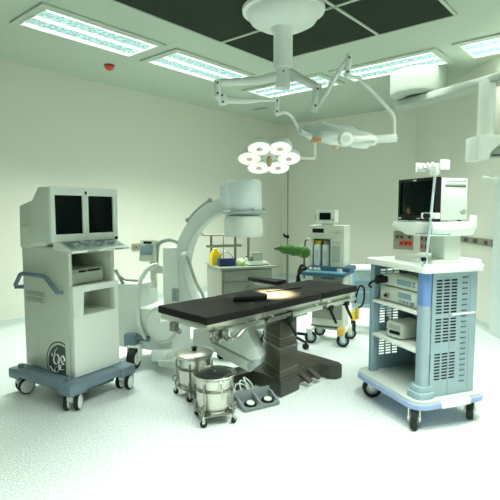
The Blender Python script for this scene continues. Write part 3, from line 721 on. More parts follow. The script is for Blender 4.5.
b.lathe([(0, 1.712), (0.13, 1.712), (0.150, 1.700), (0.158, 1.68), (0.163, 1.45), (0.160, 1.44), (0, 1.44)], seg=40)
b.box(0.06, 0.185, -0.10, 0.10, 1.44, 1.665, 0.03)
b.prism([(0.05, 1.46), (0.30, 1.40), (0.33, 1.50), (0.15, 1.57), (0.05, 1.57)], 'y', -0.055, 0.055, 0.01)
ii = obj('image_intensifier', b, mat('intensifier white', (0.80, 0.89, 0.89), 0.35), C)
b = MB(); b.lathe([(0.10, 1.455), (0.185, 1.448), (0.194, 1.438), (0.190, 1.424), (0.165, 1.412), (0.10, 1.41)], seg=40)
for k in range(6): b.cyl((0.182*math.cos(k*1.05+0.3), 0.182*math.sin(k*1.05+0.3), 1.44), (0.182*math.cos(k*1.05+0.3), 0.182*math.sin(k*1.05+0.3), 1.462), 0.012, seg=8)
obj('collar', b, mat('collar grey', (0.38, 0.48, 0.48), 0.35), ii)
b = MB(); b.lathe([(0.10, 1.412), (0.150, 1.40), (0.166, 1.375), (0.172, 1.25), (0.168, 1.222), (0, 1.215)], seg=40); obj('intensifier_cap', b, WHITE, ii)
b = MB(); b.box(0.176, 0.19, -0.02, 0.06, 1.58, 1.64, 0.004); obj('label_plate', b, GREEN_GREY, ii)
b = MB()
b.prism([(0.13, 0.53), (-0.20, 0.53), (-0.315, 0.30), (-0.30, 0.235), (-0.225, 0.175), (0.05, 0.285), (0.12, 0.385)], 'y', 0.285, 0.456, 0.018)
th = obj('tube_housing', b, XPALE, C)
b = MB(); b.prism([(0.10, 0.385), (-0.27, 0.250), (-0.27, 0.268), (0.10, 0.408)], 'y', 0.452, 0.462, 0.002); b.prism([(-0.24, 0.285), (-0.20, 0.235), (-0.215, 0.185), (-0.305, 0.24), (-0.318, 0.30)], 'y', 0.295, 0.462, 0.01, mi=1); obj('housing_trim', b, [GREY, mat('tube trim', (0.42, 0.52, 0.54), 0.4)], th)
b = MB(); b.prism([(0.05, 0.30), (0.35, 0.30), (0.35, 0.44), (0.05, 0.47)], 'y', -0.06, 0.30, 0.02); obj('tube_neck', b, ARMW, C)
# cross arm, column and chassis
b = MB(); b.box(0.60, 0.765, -0.085, 0.085, 0.30, 1.12, 0.03, seg=3); b.box(0.60, 0.70, -0.09, 0.09, 0.72, 1.02, 0.02); col = obj('column', b, ARMW, C)
b = MB(); b.tube([(0.60, 0.0, 1.10), (0.62, 0.0, 1.14), (0.70, 0.0, 1.17), (0.78, 0.0, 1.165), (0.85, 0.0, 1.12), (0.87, 0.0, 0.95)], 0.018, seg=8, smooth=4); obj('grip', b, GREY, col)
b = MB(); b.box(0.60, 0.66, 0.07, 0.098, 0.62, 0.74, 0.004); b.tube([(0.64, 0.10, 0.68), (0.63, 0.13, 0.70), (0.60, 0.15, 0.75)], 0.012, seg=8); obj('brake_lever', b, GREY, col)
b = MB()
b.prism([(0.62, 0.16), (0.62, 0.42), (0.80, 0.55), (0.98, 0.55), (0.98, 0.765), (1.26, 0.765), (1.29, 0.72), (1.29, 0.16)], 'y', -0.20, 0.17, 0.02)
b.box(0.22, 0.70, -0.33, -0.24, 0.07, 0.15, 0.02); b.box(0.30, 0.70, 0.22, 0.30, 0.07, 0.13, 0.02); b.box(0.62, 0.78, -0.30, 0.28, 0.10, 0.2, 0.02)
obj('chassis', b, XPALE, C)
b = MB(); b.cyl((0.69, 0.15, 0.43), (0.69, 0.235, 0.43), 0.17, seg=40, bev=0.012); b.cyl((0.69, 0.235, 0.43), (0.69, 0.25, 0.43), 0.14, seg=40, bev=0.006); b.tube([(0.69+0.155*math.cos(2*math.pi*k/36), 0.238, 0.43+0.155*math.sin(2*math.pi*k/36)) for k in range(36)], 0.007, seg=6, closed=True, mi=1); obj('rotation_cover', b, [ARMW, XPALE], C)
b = MB(); b.box(0.975, 1.09, 0.13, 0.245, 0.20, 0.315, 0.02); b.box(0.85, 0.985, 0.15, 0.2, 0.25, 0.30, 0.01); obj('wheel_guard', b, BLUEG, C)
b = MB(); b.box(0.975, 1.09, -0.27, -0.16, 0.20, 0.315, 0.02); obj('wheel_guard', b, BLUEG, C)
for y in (0.215, -0.235): caster(C, 0.985, y, 0.21, 0.095, 0.075, 98, ARMW, RUBBER, ARMW, twin=False)
for y in (-0.285, 0.26):
    b = MB(); b.cyl((0.34, y-0.018, 0.042), (0.34, y+0.018, 0.042), 0.04, seg=20, bev=0.004); obj('front_wheel', b, RUBBER, C)
b = MB(); b.tube([(1.28, 0.13, 0.80), (1.25, 0.15, 0.87), (1.22, 0.15, 0.89), (1.16, 0.15, 0.79), (1.14, 0.15, 0.76)], 0.017, seg=8); b.tube([(1.20, 0.14, 0.85), (1.12, 0.14, 0.80), (0.98, 0.14, 0.80), (0.96, 0.14, 0.765)], 0.014, seg=8); obj('steering_handle', b, GREY, C)
b = MB(); cm = tr(0.945, 0.03, 1.055) @ rot('Z', 10) @ rot('X', 14)
b.box(-0.085, 0.06, -0.07, 0.06, -0.095, 0.11, 0.012, mx=cm); b.cyl((0.90, 0.0, 0.72), (0.915, 0.0, 1.0), 0.03, seg=14); b.box(0.76, 0.92, -0.04, 0.04, 0.86, 0.93, 0.01)
con = obj('control_console', b, CREAM, C)
b = MB(); b.box(-0.070, 0.05, 0.058, 0.064, -0.035, 0.055, 0.002, mx=cm); obj('display', b, LCD, con)
b = MB(); b.box(-0.055, 0.025, 0.058, 0.066, 0.070, 0.092, 0.003, mx=cm); obj('alarm_window', b, BLACK, con)
b = MB(); b.tube([(0.80, 0.10, 0.95), (0.86, 0.16, 0.92), (0.93, 0.19, 0.80), (0.955, 0.20, 0.60), (0.95, 0.20, 0.42), (0.90, 0.19, 0.30), (0.86, 0.17, 0.26)], 0.022, seg=10, smooth=5); obj('hose', b, XPALE, C)
b = MB(); b.tube([(0.53, 0.07, 1.03), (0.50, 0.10, 1.03), (0.46, 0.11, 0.95), (0.40, 0.11, 0.80), (0.34, 0.10, 0.68), (0.36, 0.09, 0.55)], 0.014, seg=8, smooth=5); b.sphere((0.53, 0.07, 1.04), 0.04, mi=1); obj('arc_cable', b, [GREEN_GREY, ARMW], C)

# ------------------------------------------------------------------ instrument cabinet behind the table
K = thing('instrument_cabinet', 'steel instrument cabinet with drawers and a raised back shelf', 'cabinet', (-0.315, 5.10, 0), 20)
CW, CD, CH = 0.60, 0.60, 0.80
CABM = mat('cabinet grey enamel', (0.25, 0.28, 0.23), 0.4)
b = MB(); b.box(0, CW, 0.0, CD, 0.10, CH, 0.006); obj('body', b, CABM, K)
for z0, z1 in ((0.665, 0.785), (0.53, 0.655), (0.395, 0.52)):
    b = MB(); b.box(0.03, CW-0.015, -0.018, 0.0, z0, z1, 0.004); d = obj('drawer', b, CABM, K)
    b = MB(); b.sphere((CW/2, -0.03, (z0+z1)/2), 0.02); b.cyl((CW/2, -0.018, (z0+z1)/2), (CW/2, -0.03, (z0+z1)/2), 0.008, seg=8); obj('knob', b, BROWN, d)
b = MB(); b.box(0.03, CW-0.015, -0.018, 0.0, 0.12, 0.385, 0.004); d = obj('door', b, CABM, K)
b = MB(); b.tube([(0.07, -0.018, 0.22), (0.07, -0.04, 0.22), (0.07, -0.04, 0.32), (0.07, -0.018, 0.32)], 0.006, seg=8); obj('handle', b, STEEL, d)
b = MB(); b.box(0.0, 0.022, -0.012, 0.0, 0.10, CH); obj('corner_strip', b, BROWN, K)
b = MB(); b.box(-0.02, CW+0.02, -0.03, CD+0.01, CH, CH+0.022, 0.004); b.box(CW+0.02, CW+0.09, 0.02, 0.06, CH-0.005, CH+0.012, 0.004); obj('worktop', b, mat('worktop steel', (0.36, 0.40, 0.33), 0.35, 0.3), K)
for x in (0.04, CW-0.04):
    for y in (0.05, CD-0.05):
        b = MB(); b.cyl((x, y-0.012, 0.045), (x, y+0.012, 0.045), 0.045, seg=18, bev=0.004); b.box(x-0.02, x+0.02, y-0.02, y+0.02, 0.06, 0.102, 0.003, mi=1); obj('caster', b, [RUBBER, STEEL], K)
b = MB()
for x in (0.03, 0.33, 0.50): b.box(x-0.013, x+0.013, CD-0.10, CD-0.075, CH+0.02, 1.155, 0.003)
b.cyl((0.18, CD-0.09, CH+0.02), (0.18, CD-0.09, 1.15), 0.005, seg=8)
rk = obj('shelf_frame', b, BROWN, K)
b = MB(); b.box(-0.09, 0.57, CD-0.20, CD-0.02, 1.148, 1.162, 0.004); b.box(-0.09, -0.085, CD-0.20, CD-0.02, 1.16, 1.175); obj('shelf', b, BROWN, rk)
b = MB(); b.box(-0.03, 0.40, CD-0.13, CD-0.07, 1.005, 1.035, 0.004); obj('shelf', b, GREY, rk)
def onK(x, y, z=CH+0.0225):
    a = R(20); return (-0.315 + x*math.cos(a) - y*math.sin(a), 5.10 + x*math.sin(a) + y*math.cos(a), z)
t = thing('yellow_bottle', 'bright yellow plastic container on the cabinet top under the shelf', 'bottle', onK(0.015, 0.28), 20)
b = MB(); b.prism(rpoly(-0.062, 0.062, -0.045, 0.045, 0.02), 'z', 0, 0.13, 0.01); b.prism(rpoly(-0.045, 0.045, -0.032, 0.032, 0.015), 'z', 0.125, 0.16, 0.012); obj('body', b, YEL, t)
b = MB(); b.cyl((0, 0, 0.155), (0, 0, 0.185), 0.026, seg=16, bev=0.004); obj('cap', b, YEL, t)
t = thing('carry_basket', 'small navy blue caddy with a thin hoop handle on the cabinet', 'basket', onK(0.10, 0.14), 20)
b = MB(); b.plate('z', 0.0, 0.008, -0.09, 0.09, -0.05, 0.05, []); b.box(-0.09, 0.09, -0.055, -0.047, 0, 0.08, 0.003); b.box(-0.09, 0.09, 0.047, 0.055, 0, 0.08, 0.003); b.box(-0.094, -0.086, -0.05, 0.05, 0, 0.08, 0.003); b.box(0.086, 0.094, -0.05, 0.05, 0, 0.08, 0.003); b.box(-0.10, 0.10, -0.06, -0.046, 0.07, 0.085, 0.003); b.box(-0.085, 0.085, -0.046, 0.046, 0.005, 0.06, 0.004); obj('tub', b, NAVY, t)
b = MB(); b.tube([(-0.085, 0, 0.08), (-0.06, 0, 0.12), (-0.02, 0, 0.155), (0.02, 0, 0.155), (0.06, 0, 0.12), (0.085, 0, 0.08)], 0.005, seg=8, smooth=4); obj('handle', b, STEELD, t)
def crumple(name, label, loc, sc, m, seed, cat):
    rnd = random.Random(seed); q = bmesh.new(); bmesh.ops.create_icosphere(q, subdivisions=3, radius=1)
    for v in q.verts:
        k = 1 + 0.16*math.sin(v.co.x*5+seed)*math.cos(v.co.y*6-seed) + rnd.uniform(-0.08, 0.08)
        v.co = Vector((v.co.x*sc[0]*k, v.co.y*sc[1]*k, max(-0.55*sc[2], v.co.z*sc[2]*k) + 0.55*sc[2]))
    w = MB(); w.bm = q; o = obj(name, w, m, ang=80); o.location = loc
    return tag(o, label, cat)
crumple('green_cloth', 'crumpled green and white cloth heaped beside the navy caddy', onK(0.262, 0.10), (0.055, 0.06, 0.055), GREENL, 3, 'cloth')
t = thing('instrument_tray', 'shallow white tray with green edge on the cabinet top', 'tray', onK(0.46, 0.13), 20)
b = MB(); b.box(-0.12, 0.12, -0.09, 0.09, 0.0, 0.012, 0.003, mi=1); b.plate('z', 0.010, 0.034, -0.12, 0.12, -0.09, 0.09, [(-0.112, 0.112, -0.082, 0.082)], mi=0); obj('tray_body', b, [WHITE, GREENC], t)
t = thing('grey_box', 'small dark grey square box standing at the back of the cabinet top', 'box', onK(0.545, 0.34), 20)
b = MB(); b.box(-0.06, 0.06, -0.035, 0.035, 0, 0.125, 0.006); obj('body', b, GREY, t)
b = MB(); b.box(-0.045, 0.045, -0.039, -0.034, 0.02, 0.105, 0.003); obj('front_plate', b, GREEN_GREY, t)
for k, (x, y, h, mm, lab) in enumerate([(0.40, 0.30, 0.085, WHITE, 'slim white bottle with black cap near the cabinet shelf post'), (0.465, 0.31, 0.075, DARKG, 'small dark bottle beside the grey square box'), (0.35, 0.26, 0.07, GREENL, 'little pale green bottle behind the crumpled cloth')]):
    t = thing('small_bottle', lab, 'bottle', onK(x, y), 20, 'small bottles on the cabinet')
    b = MB(); b.lathe([(0, 0), (0.018, 0), (0.019, h*0.65), (0.009, h*0.8), (0.009, h*0.88), (0, h*0.88)], seg=14); obj('body', b, mm, t)
    b = MB(); b.cyl((0, 0, h*0.86), (0, 0, h), 0.011, seg=12); obj('cap', b, BLACK, t)

# ------------------------------------------------------------------ IV stand
t = thing('iv_stand', 'thin dark drip stand on a black star base behind the operating table', 'drip stand', (0.40, 5.0, 0), 0)
b = MB(); b.cyl((0, 0, 0.09), (0, 0, 1.02), 0.013, seg=12); b.cyl((0, 0, 1.0), (0, 0, 1.93), 0.008, seg=12); pole = obj('pole', b, STEELD, t)
b = MB(); b.cyl((0, 0, 1.005), (0, 0, 1.05), 0.022, seg=14, bev=0.004); b.tube([(-0.005, -0.02, 1.165), (-0.035, -0.02, 1.175), (-0.04, -0.02, 1.20)], 0.012, seg=8); b.cyl((0, 0, 1.15), (0, 0, 1.185), 0.018, seg=14); obj('clamp', b, BLACK, pole)
b = MB(); b.cyl((0, 0, 1.92), (0, 0, 1.94), 0.014, seg=10)
for sx in (-1, 1): b.tube([(0, 0, 1.93), (sx*0.05, 0, 1.95), (sx*0.09, 0, 1.94), (sx*0.10, 0, 1.96)], 0.005, seg=6, smooth=3)
obj('hook', b, STEELD, t)
for k in range(5):
    a = R(-48 + 72*k); c, s = math.cos(a), math.sin(a)
    b = MB(); b.tube([(0.02*c, 0.02*s, 0.12), (0.12*c, 0.12*s, 0.105), (0.27*c, 0.27*s, 0.075)], [0.022, 0.014], seg=8); lg = obj('leg', b, BLACK, t)
    b = MB(); b.cyl((0.27*c-0.02*s, 0.27*s+0.02*c, 0.032), (0.27*c+0.02*s, 0.27*s-0.02*c, 0.032), 0.032, seg=18, bev=0.004); b.cyl((0.27*c, 0.27*s, 0.03), (0.27*c, 0.27*s, 0.08), 0.01, seg=8); obj('caster', b, RUBBER, lg)
t = thing('breathing_bag', 'green rolled bag with dark tip clipped across the thin drip stand', 'bag', (0.40, 4.925, 1.0), 0)
b = MB()
pts = [(-0.115+k*0.0345, -0.02+0.006*math.sin(k), 0.05-k*0.0048+0.006*math.sin(k*2.1)) for k in range(11)]
b.tube(pts, [0.016, 0.034, 0.042, 0.048, 0.052, 0.052, 0.050, 0.056, 0.062, 0.060, 0.030], seg=14)
o = obj('bag', b, GREENC, t)
b = MB(); b.tube([(-0.15, -0.02, 0.046), (-0.11, -0.02, 0.05)], [0.008, 0.02], seg=10); obj('nozzle', b, DARKG, t)
b = MB(); b.sphere((0.15, -0.03, 0.015), 0.062, (1.1, 0.7, 1.0)); obj('bulb', b, mat('bright green vinyl', (0.10, 0.30, 0.03), 0.5, var=0.3, scale=20), t)

# ------------------------------------------------------------------ anaesthesia machine
N = thing('anaesthesia_machine', 'cream anaesthesia machine with blue work shelf and big castors', 'medical machine', (0.90, 5.15, 0), -25)
b = MB()
b.box(-0.225, 0.165, -0.12, 0.16, 1.14, 1.285, 0.012)
b.box(-0.225, -0.19, -0.10, 0.16, 0.84, 1.15, 0.006); b.box(0.015, 0.165, -0.12, 0.16, 0.84, 1.15, 0.008); b.box(-0.21, 0.02, 0.10, 0.16, 0.84, 1.15)
b.box(-0.20, 0.16, -0.08, 0.16, 0.16, 0.76, 0.01)
obj('body', b, CREAM, N)
b = MB(); b.box(-0.185, -0.06, -0.127, -0.115, 1.205, 1.250, 0.003); obj('display', b, BLACK, N)
b = MB(); b.cyl((0.10, -0.118, 1.215), (0.10, -0.145, 1.215), 0.022, seg=16, bev=0.003); b.cyl((0.05, -0.118, 1.215), (0.05, -0.135, 1.215), 0.012, seg=12); obj('dial', b, PALE, N)
b = MB(); b.box(0.035, 0.125, -0.128, -0.117, 0.895, 1.07, 0.004)
for x in (0.04, 0.075, 0.11): b.box(x, x+0.018, -0.13, -0.118, 1.095, 1.115, 0.002)
obj('flow_panel', b, GREEN_GREY, N)
for x, hm in ((-0.140, YEL), (-0.045, GREY)):
    b = MB(); b.prism(rpoly(x-0.038, x+0.038, -0.10, 0.0, 0.02), 'z', 0.845, 1.075, 0.008); v = obj('vaporizer', b, mat('vaporizer white', (0.68, 0.78, 0.78), 0.3), N)
    b = MB(); b.cyl((x, -0.05, 1.07), (x, -0.05, 1.10), 0.034, seg=20, bev=0.005); b.box(x-0.038, x+0.038, -0.06, 0.02, 1.095, 1.115, 0.004); obj('vaporizer_dial', b, hm, v)
    b = MB(); b.box(x-0.022, x+0.022, -0.106, -0.098, 0.93, 1.02, 0.002); obj('scale_window', b, PALE, v)
b = MB(); b.cyl((-0.093, -0.02, 0.84), (-0.093, -0.02, 1.12), 0.013, seg=12); b.cyl((-0.093, 0.05, 0.84), (-0.093, 0.05, 1.12), 0.02, seg=12); obj('tube_block', b, BLACK, N)
b = MB(); b.box(-0.25, 0.215, -0.30, 0.17, 0.752, 0.79, 0.015, mi=0); b.box(-0.235, 0.20, -0.29, 0.10, 0.788, 0.796, 0.003, mi=1); b.box(-0.23, 0.24, -0.145, 0.165, 0.79, 0.842, 0.02, mi=0); obj('work_shelf', b, [TEAL, TEALT], N)
for x in (-0.18, -0.13, -0.09):
    b = MB(); b.sphere((x, -0.19, 0.815), 0.022); obj('valve', b, PALE, N)
b = MB(); b.cyl((0.14, -0.20, 0.79), (0.14, -0.20, 0.83), 0.028, seg=14); obj('absorber_port', b, PALE, N)
for z0, z1 in ((0.58, 0.735), (0.42, 0.57), (0.26, 0.41)):
    b = MB(); b.box(-0.185, 0.145, -0.10, -0.08, z0, z1, 0.005); d = obj('drawer', b, CABM, N)
    b = MB(); b.box(-0.08, 0.06, -0.112, -0.098, z1-0.035, z1-0.018, 0.004); obj('pull', b, DARKG, d)
b = MB(); b.box(-0.215, -0.155, -0.23, 0.18, 0.130, 0.165, 0.012); b.box(0.14, 0.20, -0.23, 0.18, 0.130, 0.165, 0.012); b.box(-0.16, 0.15, -0.06, 0.15, 0.130, 0.165, 0.01); b.box(-0.205, 0.165, -0.086, -0.07, 0.158, 0.18, 0.004, mi=1); obj('base', b, [CREAM, DARKG], N)
for x in (-0.185, 0.17):
    for y in (-0.20, 0.145):
        c = caster(N, x, y, 0.135, 0.066, 0.05, 20, PALE, RUBBER, BLUEP, twin=False)
        if x > 0 and y < 0:
            b = MB(); b.box(x-0.035, x+0.035, y-0.06, y+0.035, 0.128, 0.205, 0.006); obj('caster_lock', b, YELD, c)
b = MB(); b.tube([(-0.225, -0.05, 1.12), (-0.26, -0.10, 1.12), (-0.27, -0.12, 1.08), (-0.27, -0.14, 0.90), (-0.265, -0.15, 0.70)], 0.010, seg=8, smooth=4); b.sphere((-0.25, -0.08, 1.13), 0.018, mi=1); obj('breathing_arm', b, [DARKG, WHITE], N)
for k in range(3):
    b = MB(); b.tube([(-0.25, -0.10-k*0.04, 0.80), (-0.30, -0.14-k*0.03, 0.84-0.04*k), (-0.33, -0.16, 0.74), (-0.30-0.02*k, -0.14, 0.62), (-0.24, -0.10, 0.58)], 0.016, seg=8, smooth=5); obj('hose', b, BLACK, N)
t = thing('patient_monitor', 'small white monitor with dark screen on top of the anaesthesia machine', 'monitor', (0.835, 5.12, 1.2855), -25)
b = MB(); b.box(-0.05, 0.05, -0.04, 0.08, 0, 0.03, 0.006); obj('foot', b, PALE, t)
b = MB(); b.box(-0.105, 0.105, -0.06, 0.10, 0.028, 0.165, 0.01); obj('casing', b, WHITE, t)
b = MB(); b.box(-0.065, 0.060, -0.067, -0.056, 0.06, 0.135, 0.003); obj('screen', b, SCREEN, t)
b = MB(); b.box(-0.125, -0.10, -0.03, 0.03, 0.05, 0.12, 0.006); b.cyl((0.085, -0.058, 0.06), (0.085, -0.07, 0.06), 0.012, seg=12); obj('knob', b, GREEN_GREY, t)

# pale blue trolley beyond the head end
Q = thing('equipment_trolley', 'pale blue boxy trolley between the operating table and the tall cart', 'trolley', (1.47, 5.62, 0), -10)
b = MB(); b.box(-0.24, 0.24, -0.18, 0.20, 0.30, 0.745, 0.012); obj('body', b, mat('trolley blue', (0.36, 0.52, 0.60), 0.4), Q)
b = MB(); b.box(-0.255, 0.255, -0.20, 0.21, 0.742, 0.772, 0.01); obj('top', b, WHITE, Q)
for x in (-0.13, -0.02):
    b = MB(); b.cyl((x, -0.178, 0.695), (x, -0.21, 0.695), 0.032, seg=18, bev=0.004); obj('dial', b, GREEN_GREY, Q)
b = MB(); b.box(-0.21, 0.21, -0.188, -0.175, 0.50, 0.62, 0.004); b.box(-0.21, 0.21, -0.188, -0.175, 0.35, 0.48, 0.004); obj('drawer_front', b, BLUEP, Q)
for x in (-0.21, 0.21):
    for y in (-0.15, 0.17):
        b = MB(); b.box(x-0.018, x+0.018, y-0.018, y+0.018, 0.14, 0.305, 0.003); lg = obj('leg', b, CREAM, Q)
        c = MB(); c.cyl((x-0.02, y, 0.07), (x+0.02, y, 0.07), 0.069, seg=24, bev=0.006); c.cyl((x-0.024, y, 0.07), (x+0.024, y, 0.07), 0.035, seg=18, mi=1); obj('wheel', c, [RUBBER, BLUEP], lg)
b = MB(); b.box(-0.255, -0.19, -0.20, -0.13, 0.15, 0.25, 0.006); obj('wheel_cover', b, YEL, Q)

# ------------------------------------------------------------------ ceiling surgical lamp
G = thing('surgical_lamp', 'white twin surgical lamp hanging from a round ceiling mount on jointed arms', 'surgical lamp', (0.293, 4.30, 0), 0)
b = MB(); b.lathe([(0, 3.04), (0.10, 3.04), (0.20, 3.055), (0.285, 3.10), (0.318, 3.15), (0.325, 3.175), (0.36, 3.18), (0.365, CZ-0.024), (0, CZ-0.024)], seg=48); obj('ceiling_mount', b, ARMW, G)
b = MB()
b.lathe([(0, 2.70), (0.078, 2.70), (0.085, 2.715), (0.085, 3.0), (0.118, 3.045), (0, 3.05)], seg=32)
b.lathe([(0, 2.53), (0.062, 2.53), (0.064, 2.54), (0.064, 2.71), (0, 2.71)], seg=32)
b.lathe([(0.05, 2.535), (0.066, 2.537), (0.066, 2.585), (0.05, 2.587)], seg=32)
shaft = obj('shaft', b, ARMW, G)
b = MB(); b.cyl((0, -0.064, 2.665), (0, -0.058, 2.665), 0.008, seg=8); obj('screw', b, BLACK, shaft)
# coordinates below are relative to the shaft axis
def rel(p): return (p[0]-0.293, p[1]-4.30, p[2])
def arm(pts, r, nm, m=ARMW, flat=1.0, smooth=4): 
    b = MB(); b.tube([rel(p) for p in pts], r, seg=14, smooth=smooth, flat=flat); return obj(nm, b, m, G)
arm([(0.28, 4.335, 2.64), (0.20, 4.29, 2.625), (0.05, 4.20, 2.57), (-0.265, 4.05, 2.515)], [0.048, 0.028], 'swing_arm')
def hub(p0, p1, r):
    b = MB(); b.cyl(rel(p0), rel(p1), r, seg=18, bev=0.006); h = obj('joint', b, ARMW, G)
    d = Vector(p1)-Vector(p0)
    c = MB()
    for f in (0.2, 0.8): q = Vector(rel(p0)) + d*f; c.cyl(q + Vector((0, -r-0.002, 0)), q + Vector((0, -r+0.006, 0)), 0.010, seg=8)
    obj('screw', c, DARKG, h)
hub((-0.270, 4.05, 2.535), (-0.270, 4.05, 2.395), 0.034); hub((-0.235, 4.06, 2.425), (-0.225, 4.06, 2.335), 0.034)
arm([(-0.27, 4.05, 2.42), (-0.235, 4.06, 2.375), (-0.20, 4.08, 2.37)], 0.03, 'elbow')
arm([(-0.22, 4.07, 2.38), (-0.05, 4.18, 2.395), (0.10, 4.29, 2.43), (0.247, 4.40, 2.452)], [0.030, 0.015], 'spring_arm')
hub((0.248, 4.40, 2.475), (0.248, 4.40, 2.315), 0.022)
arm([(0.248, 4.40, 2.315), (0.275, 4.42, 2.335), (0.33, 4.45, 2.35), (0.394, 4.5, 2.32), (0.47, 4.55, 2.21), (0.56, 4.56, 2.14), (0.619, 4.56, 2.112)], 0.014, 'suspension_rod', WHITE)
arm([(0.619, 4.56, 2.125), (0.621, 4.56, 1.955), (0.615, 4.56, 1.945), (0.46, 4.52, 1.942)], 0.015, 'yoke', WHITE, smooth=0)
arm([(0.31, 4.335, 2.68), (0.37, 4.29, 2.655), (0.45, 4.22, 2.59), (0.575, 4.1, 2.49)], [0.046, 0.034], 'swing_arm')
hub((0.580, 4.10, 2.515), (0.545, 4.10, 2.285), 0.036)
arm([(0.55, 4.10, 2.30), (0.60, 4.08, 2.36), (0.70, 4.04, 2.53), (0.809, 4.0, 2.70)], [0.026, 0.017], 'spring_arm')
hub((0.820, 4.0, 2.735), (0.803, 4.0, 2.545), 0.024)
arm([(0.803, 4.0, 2.56), (0.86, 4.0, 2.545), (0.911, 4.0, 2.528), (1.0, 4.0, 2.45), (1.064, 4.0, 2.386), (1.16, 4.0, 2.28), (1.198, 4.0, 2.22), (1.205, 4.0, 2.12), (1.205, 4.0, 2.05)], 0.015, 'suspension_rod', WHITE)
b = MB(); b.cyl(rel((1.225, 4.0, 2.052)), rel((1.04, 4.0, 2.040)), 0.034, seg=18, bev=0.006); b.cyl(rel((1.06, 4.0, 2.04)), rel((0.98, 4.0, 2.03)), 0.022, seg=14); obj('yoke', b, WHITE, G)
def lamp_head(center, aim, size, pods, label, core=0.30):
    c = Vector(rel(center)); d = (Vector(aim)-Vector(center)).normalized()
    q = Vector((0, 0, -1)).rotation_difference(d).to_matrix().to_4x4()
    mx = Matrix.Translation(c) @ q
    S = size
    b = MB(); b.lathe([(0, 0.19*S if core > 0.5 else 0.10*S), (core*0.5*S, 0.175*S if core > 0.5 else 0.09*S), (core*S, 0.05*S), (core*0.97*S, -0.02*S), (0, -0.02*S)], mx=mx, seg=32)
    for k in range(pods):
        a = 2*math.pi*k/pods; x, y = 0.62*S*math.cos(a), 0.62*S*math.sin(a)
        b.lathe([(0, 0.17*S), (0.20*S, 0.16*S), (0.32*S, 0.11*S), (0.385*S, 0.02*S), (0.385*S, -0.06*S), (0.375*S, -0.09*S), (0.34*S, -0.09*S)], mx=mx @ tr(x, y, 0), seg=28)
    h = obj('lamp_head', b, mat('lamp shell', (0.74, 0.82, 0.76), 0.25), G, label=label)
    for k in range(pods):
        a = 2*math.pi*k/pods; x, y = 0.62*S*math.cos(a), 0.62*S*math.sin(a)
        g = MB(); g.lathe([(0.342*S, -0.086*S), (0.16*S, -0.10*S), (0, -0.105*S)], mx=mx @ tr(x, y, 0), seg=24); obj('lens', g, POD, h)
        g = MB(); g.lathe([(0.10*S, -0.102*S), (0.105*S, -0.112*S), (0.06*S, -0.116*S), (0, -0.116*S)], mx=mx @ tr(x, y, 0), seg=16); obj('bulb_cap', g, mat('lamp centre', (0.72, 0.62, 0.54), 0.4), h)
    g = MB(); g.lathe([(0, -0.02*S), (0.07*S, -0.02*S), (0.085*S, -0.10*S), (0.085*S, -0.30*S), (0.06*S, -0.36*S), (0, -0.37*S)], mx=mx, seg=18); obj('sterile_grip', g, mat('tan grip', (0.50, 0.40, 0.25), 0.4), h)
    return mx
lm = lamp_head((0.18, 4.50, 1.955), (0.184, 3.885, 0.75), 0.30, 6, 'six-lens lamp head facing down to the table')
lamp_head((0.735, 4.0, 2.075), (0.575, 4.42, 0.9), 0.335, 6, 'lamp head turned so that its edge shows', 0.95)
b = MB(); b.tube([rel(p) for p in ((1.02, 3.99, 2.035), (0.98, 3.82, 2.02), (0.88, 3.70, 2.0), (0.75, 3.665, 1.99))], [0.028, 0.022], seg=10, smooth=4); obj('yoke_bar', b, WHITE, G)
b = MB(); b.cyl(rel((0.735, 3.76, 1.995)), rel((0.735, 3.635, 1.99)), 0.052, seg=24, bev=0.010); b.cyl(rel((0.735, 3.64, 1.99)), rel((0.735, 3.628, 1.99)), 0.026, seg=18, mi=1); obj('side_hub', b, [WHITE, PALE], G)
b = MB(); b.box(0.19, 0.265, -0.585, -0.50, 1.985, 2.01, 0.004); obj('marker', b, ORANGE, G)
# the lamp's own beam on the table
sp = bpy.data.lights.new('surgical_beam', 'SPOT'); sp.energy = 3000; sp.color = (1.0, 0.78, 0.42); sp.spot_size = R(20); sp.spot_blend = 0.8; sp.shadow_soft_size = 0.05
so = bpy.data.objects.new('surgical_beam', sp); COL.objects.link(so)
p0 = Vector((0.18, 4.50, 1.955)); d = Vector((0.195, 3.90, 0.75)) - p0
so.location = p0 + d.normalized()*0.14; so.rotation_euler = d.to_track_quat('-Z', 'Y').to_euler()

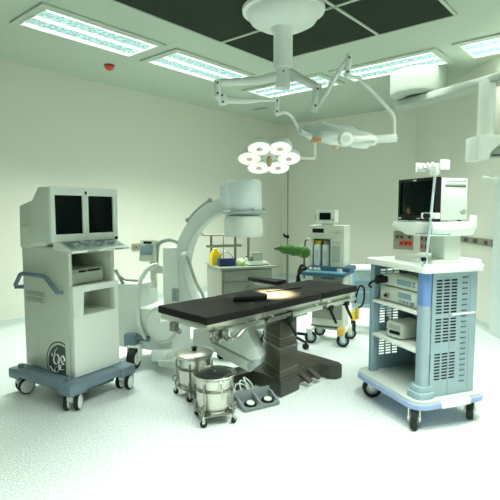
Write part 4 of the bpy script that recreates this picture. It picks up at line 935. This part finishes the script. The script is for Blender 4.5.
# ------------------------------------------------------------------ ceiling supply pendant
P = thing('ceiling_pendant', 'white supply pendant with round ceiling base, flat arm and hanging column', 'ceiling pendant', (2.16, 6.20, 0), 0)
b = MB(); b.lathe([(0, 2.905), (0.30, 2.905), (0.335, 2.93), (0.345, 2.97), (0.345, CZ-0.001), (0, CZ-0.001)], seg=48); obj('ceiling_base', b, PEND, P)
ax = math.degrees(math.atan2(5.05-6.2, 2.72-2.16)); mx = rot('Z', ax)
b = MB(); b.box(-0.28, 1.28, -0.13, 0.13, 2.80, 2.885, 0.015, mx=mx); b.cyl((0, 0, 2.88), (0, 0, 2.92), 0.16, seg=28, mi=1); obj('arm', b, [PEND, DARKG], P)
cx, cy_ = 0.40, -1.0
b = MB(); b.cyl((cx, cy_, 2.20), (cx, cy_, 2.82), 0.085, seg=28); obj('column', b, ARMW, P)
b = MB(); b.prism([(cx-0.15, 1.985), (cx-0.03, 1.985), (cx-0.01, 2.06), (cx+0.06, 2.125), (cx+0.26, 2.14), (cx+0.26, 2.24), (cx-0.15, 2.24)], 'y', cy_-0.16, cy_+0.14, 0.012); hd = obj('service_head', b, WHITE, P)
b = MB(); b.cyl((cx+0.12, cy_-0.02, 2.02), (cx+0.12, cy_-0.02, 2.12), 0.11, seg=28, bev=0.02); b.box(cx+0.02, cx+0.12, cy_-0.15, cy_-0.10, 2.02, 2.04, 0.004, mi=1); obj('head_collar', b, [GREEN_GREY, DARKG], hd)

# ------------------------------------------------------------------ world and camera
wd = bpy.data.worlds.new('World'); scene.world = wd; wd.use_nodes = True
wd.node_tree.nodes['Background'].inputs['Color'].default_value = (0.5, 0.6, 0.52, 1)
wd.node_tree.nodes['Background'].inputs['Strength'].default_value = 0.0
cam = bpy.data.cameras.new('camera'); cam.sensor_width = 36; cam.lens = 36*470/500; cam.clip_start = 0.05
co = bpy.data.objects.new('camera', cam); COL.objects.link(co)
co.location = (0, 0, 1.45); co.rotation_euler = (math.pi/2 - math.atan(40/470), 0, 0)
scene.camera = co
vs = scene.view_settings
vs.view_transform = 'Standard'; vs.look = 'None'; vs.gamma = 1; vs.use_curve_mapping = False; vs.exposure = 0.22
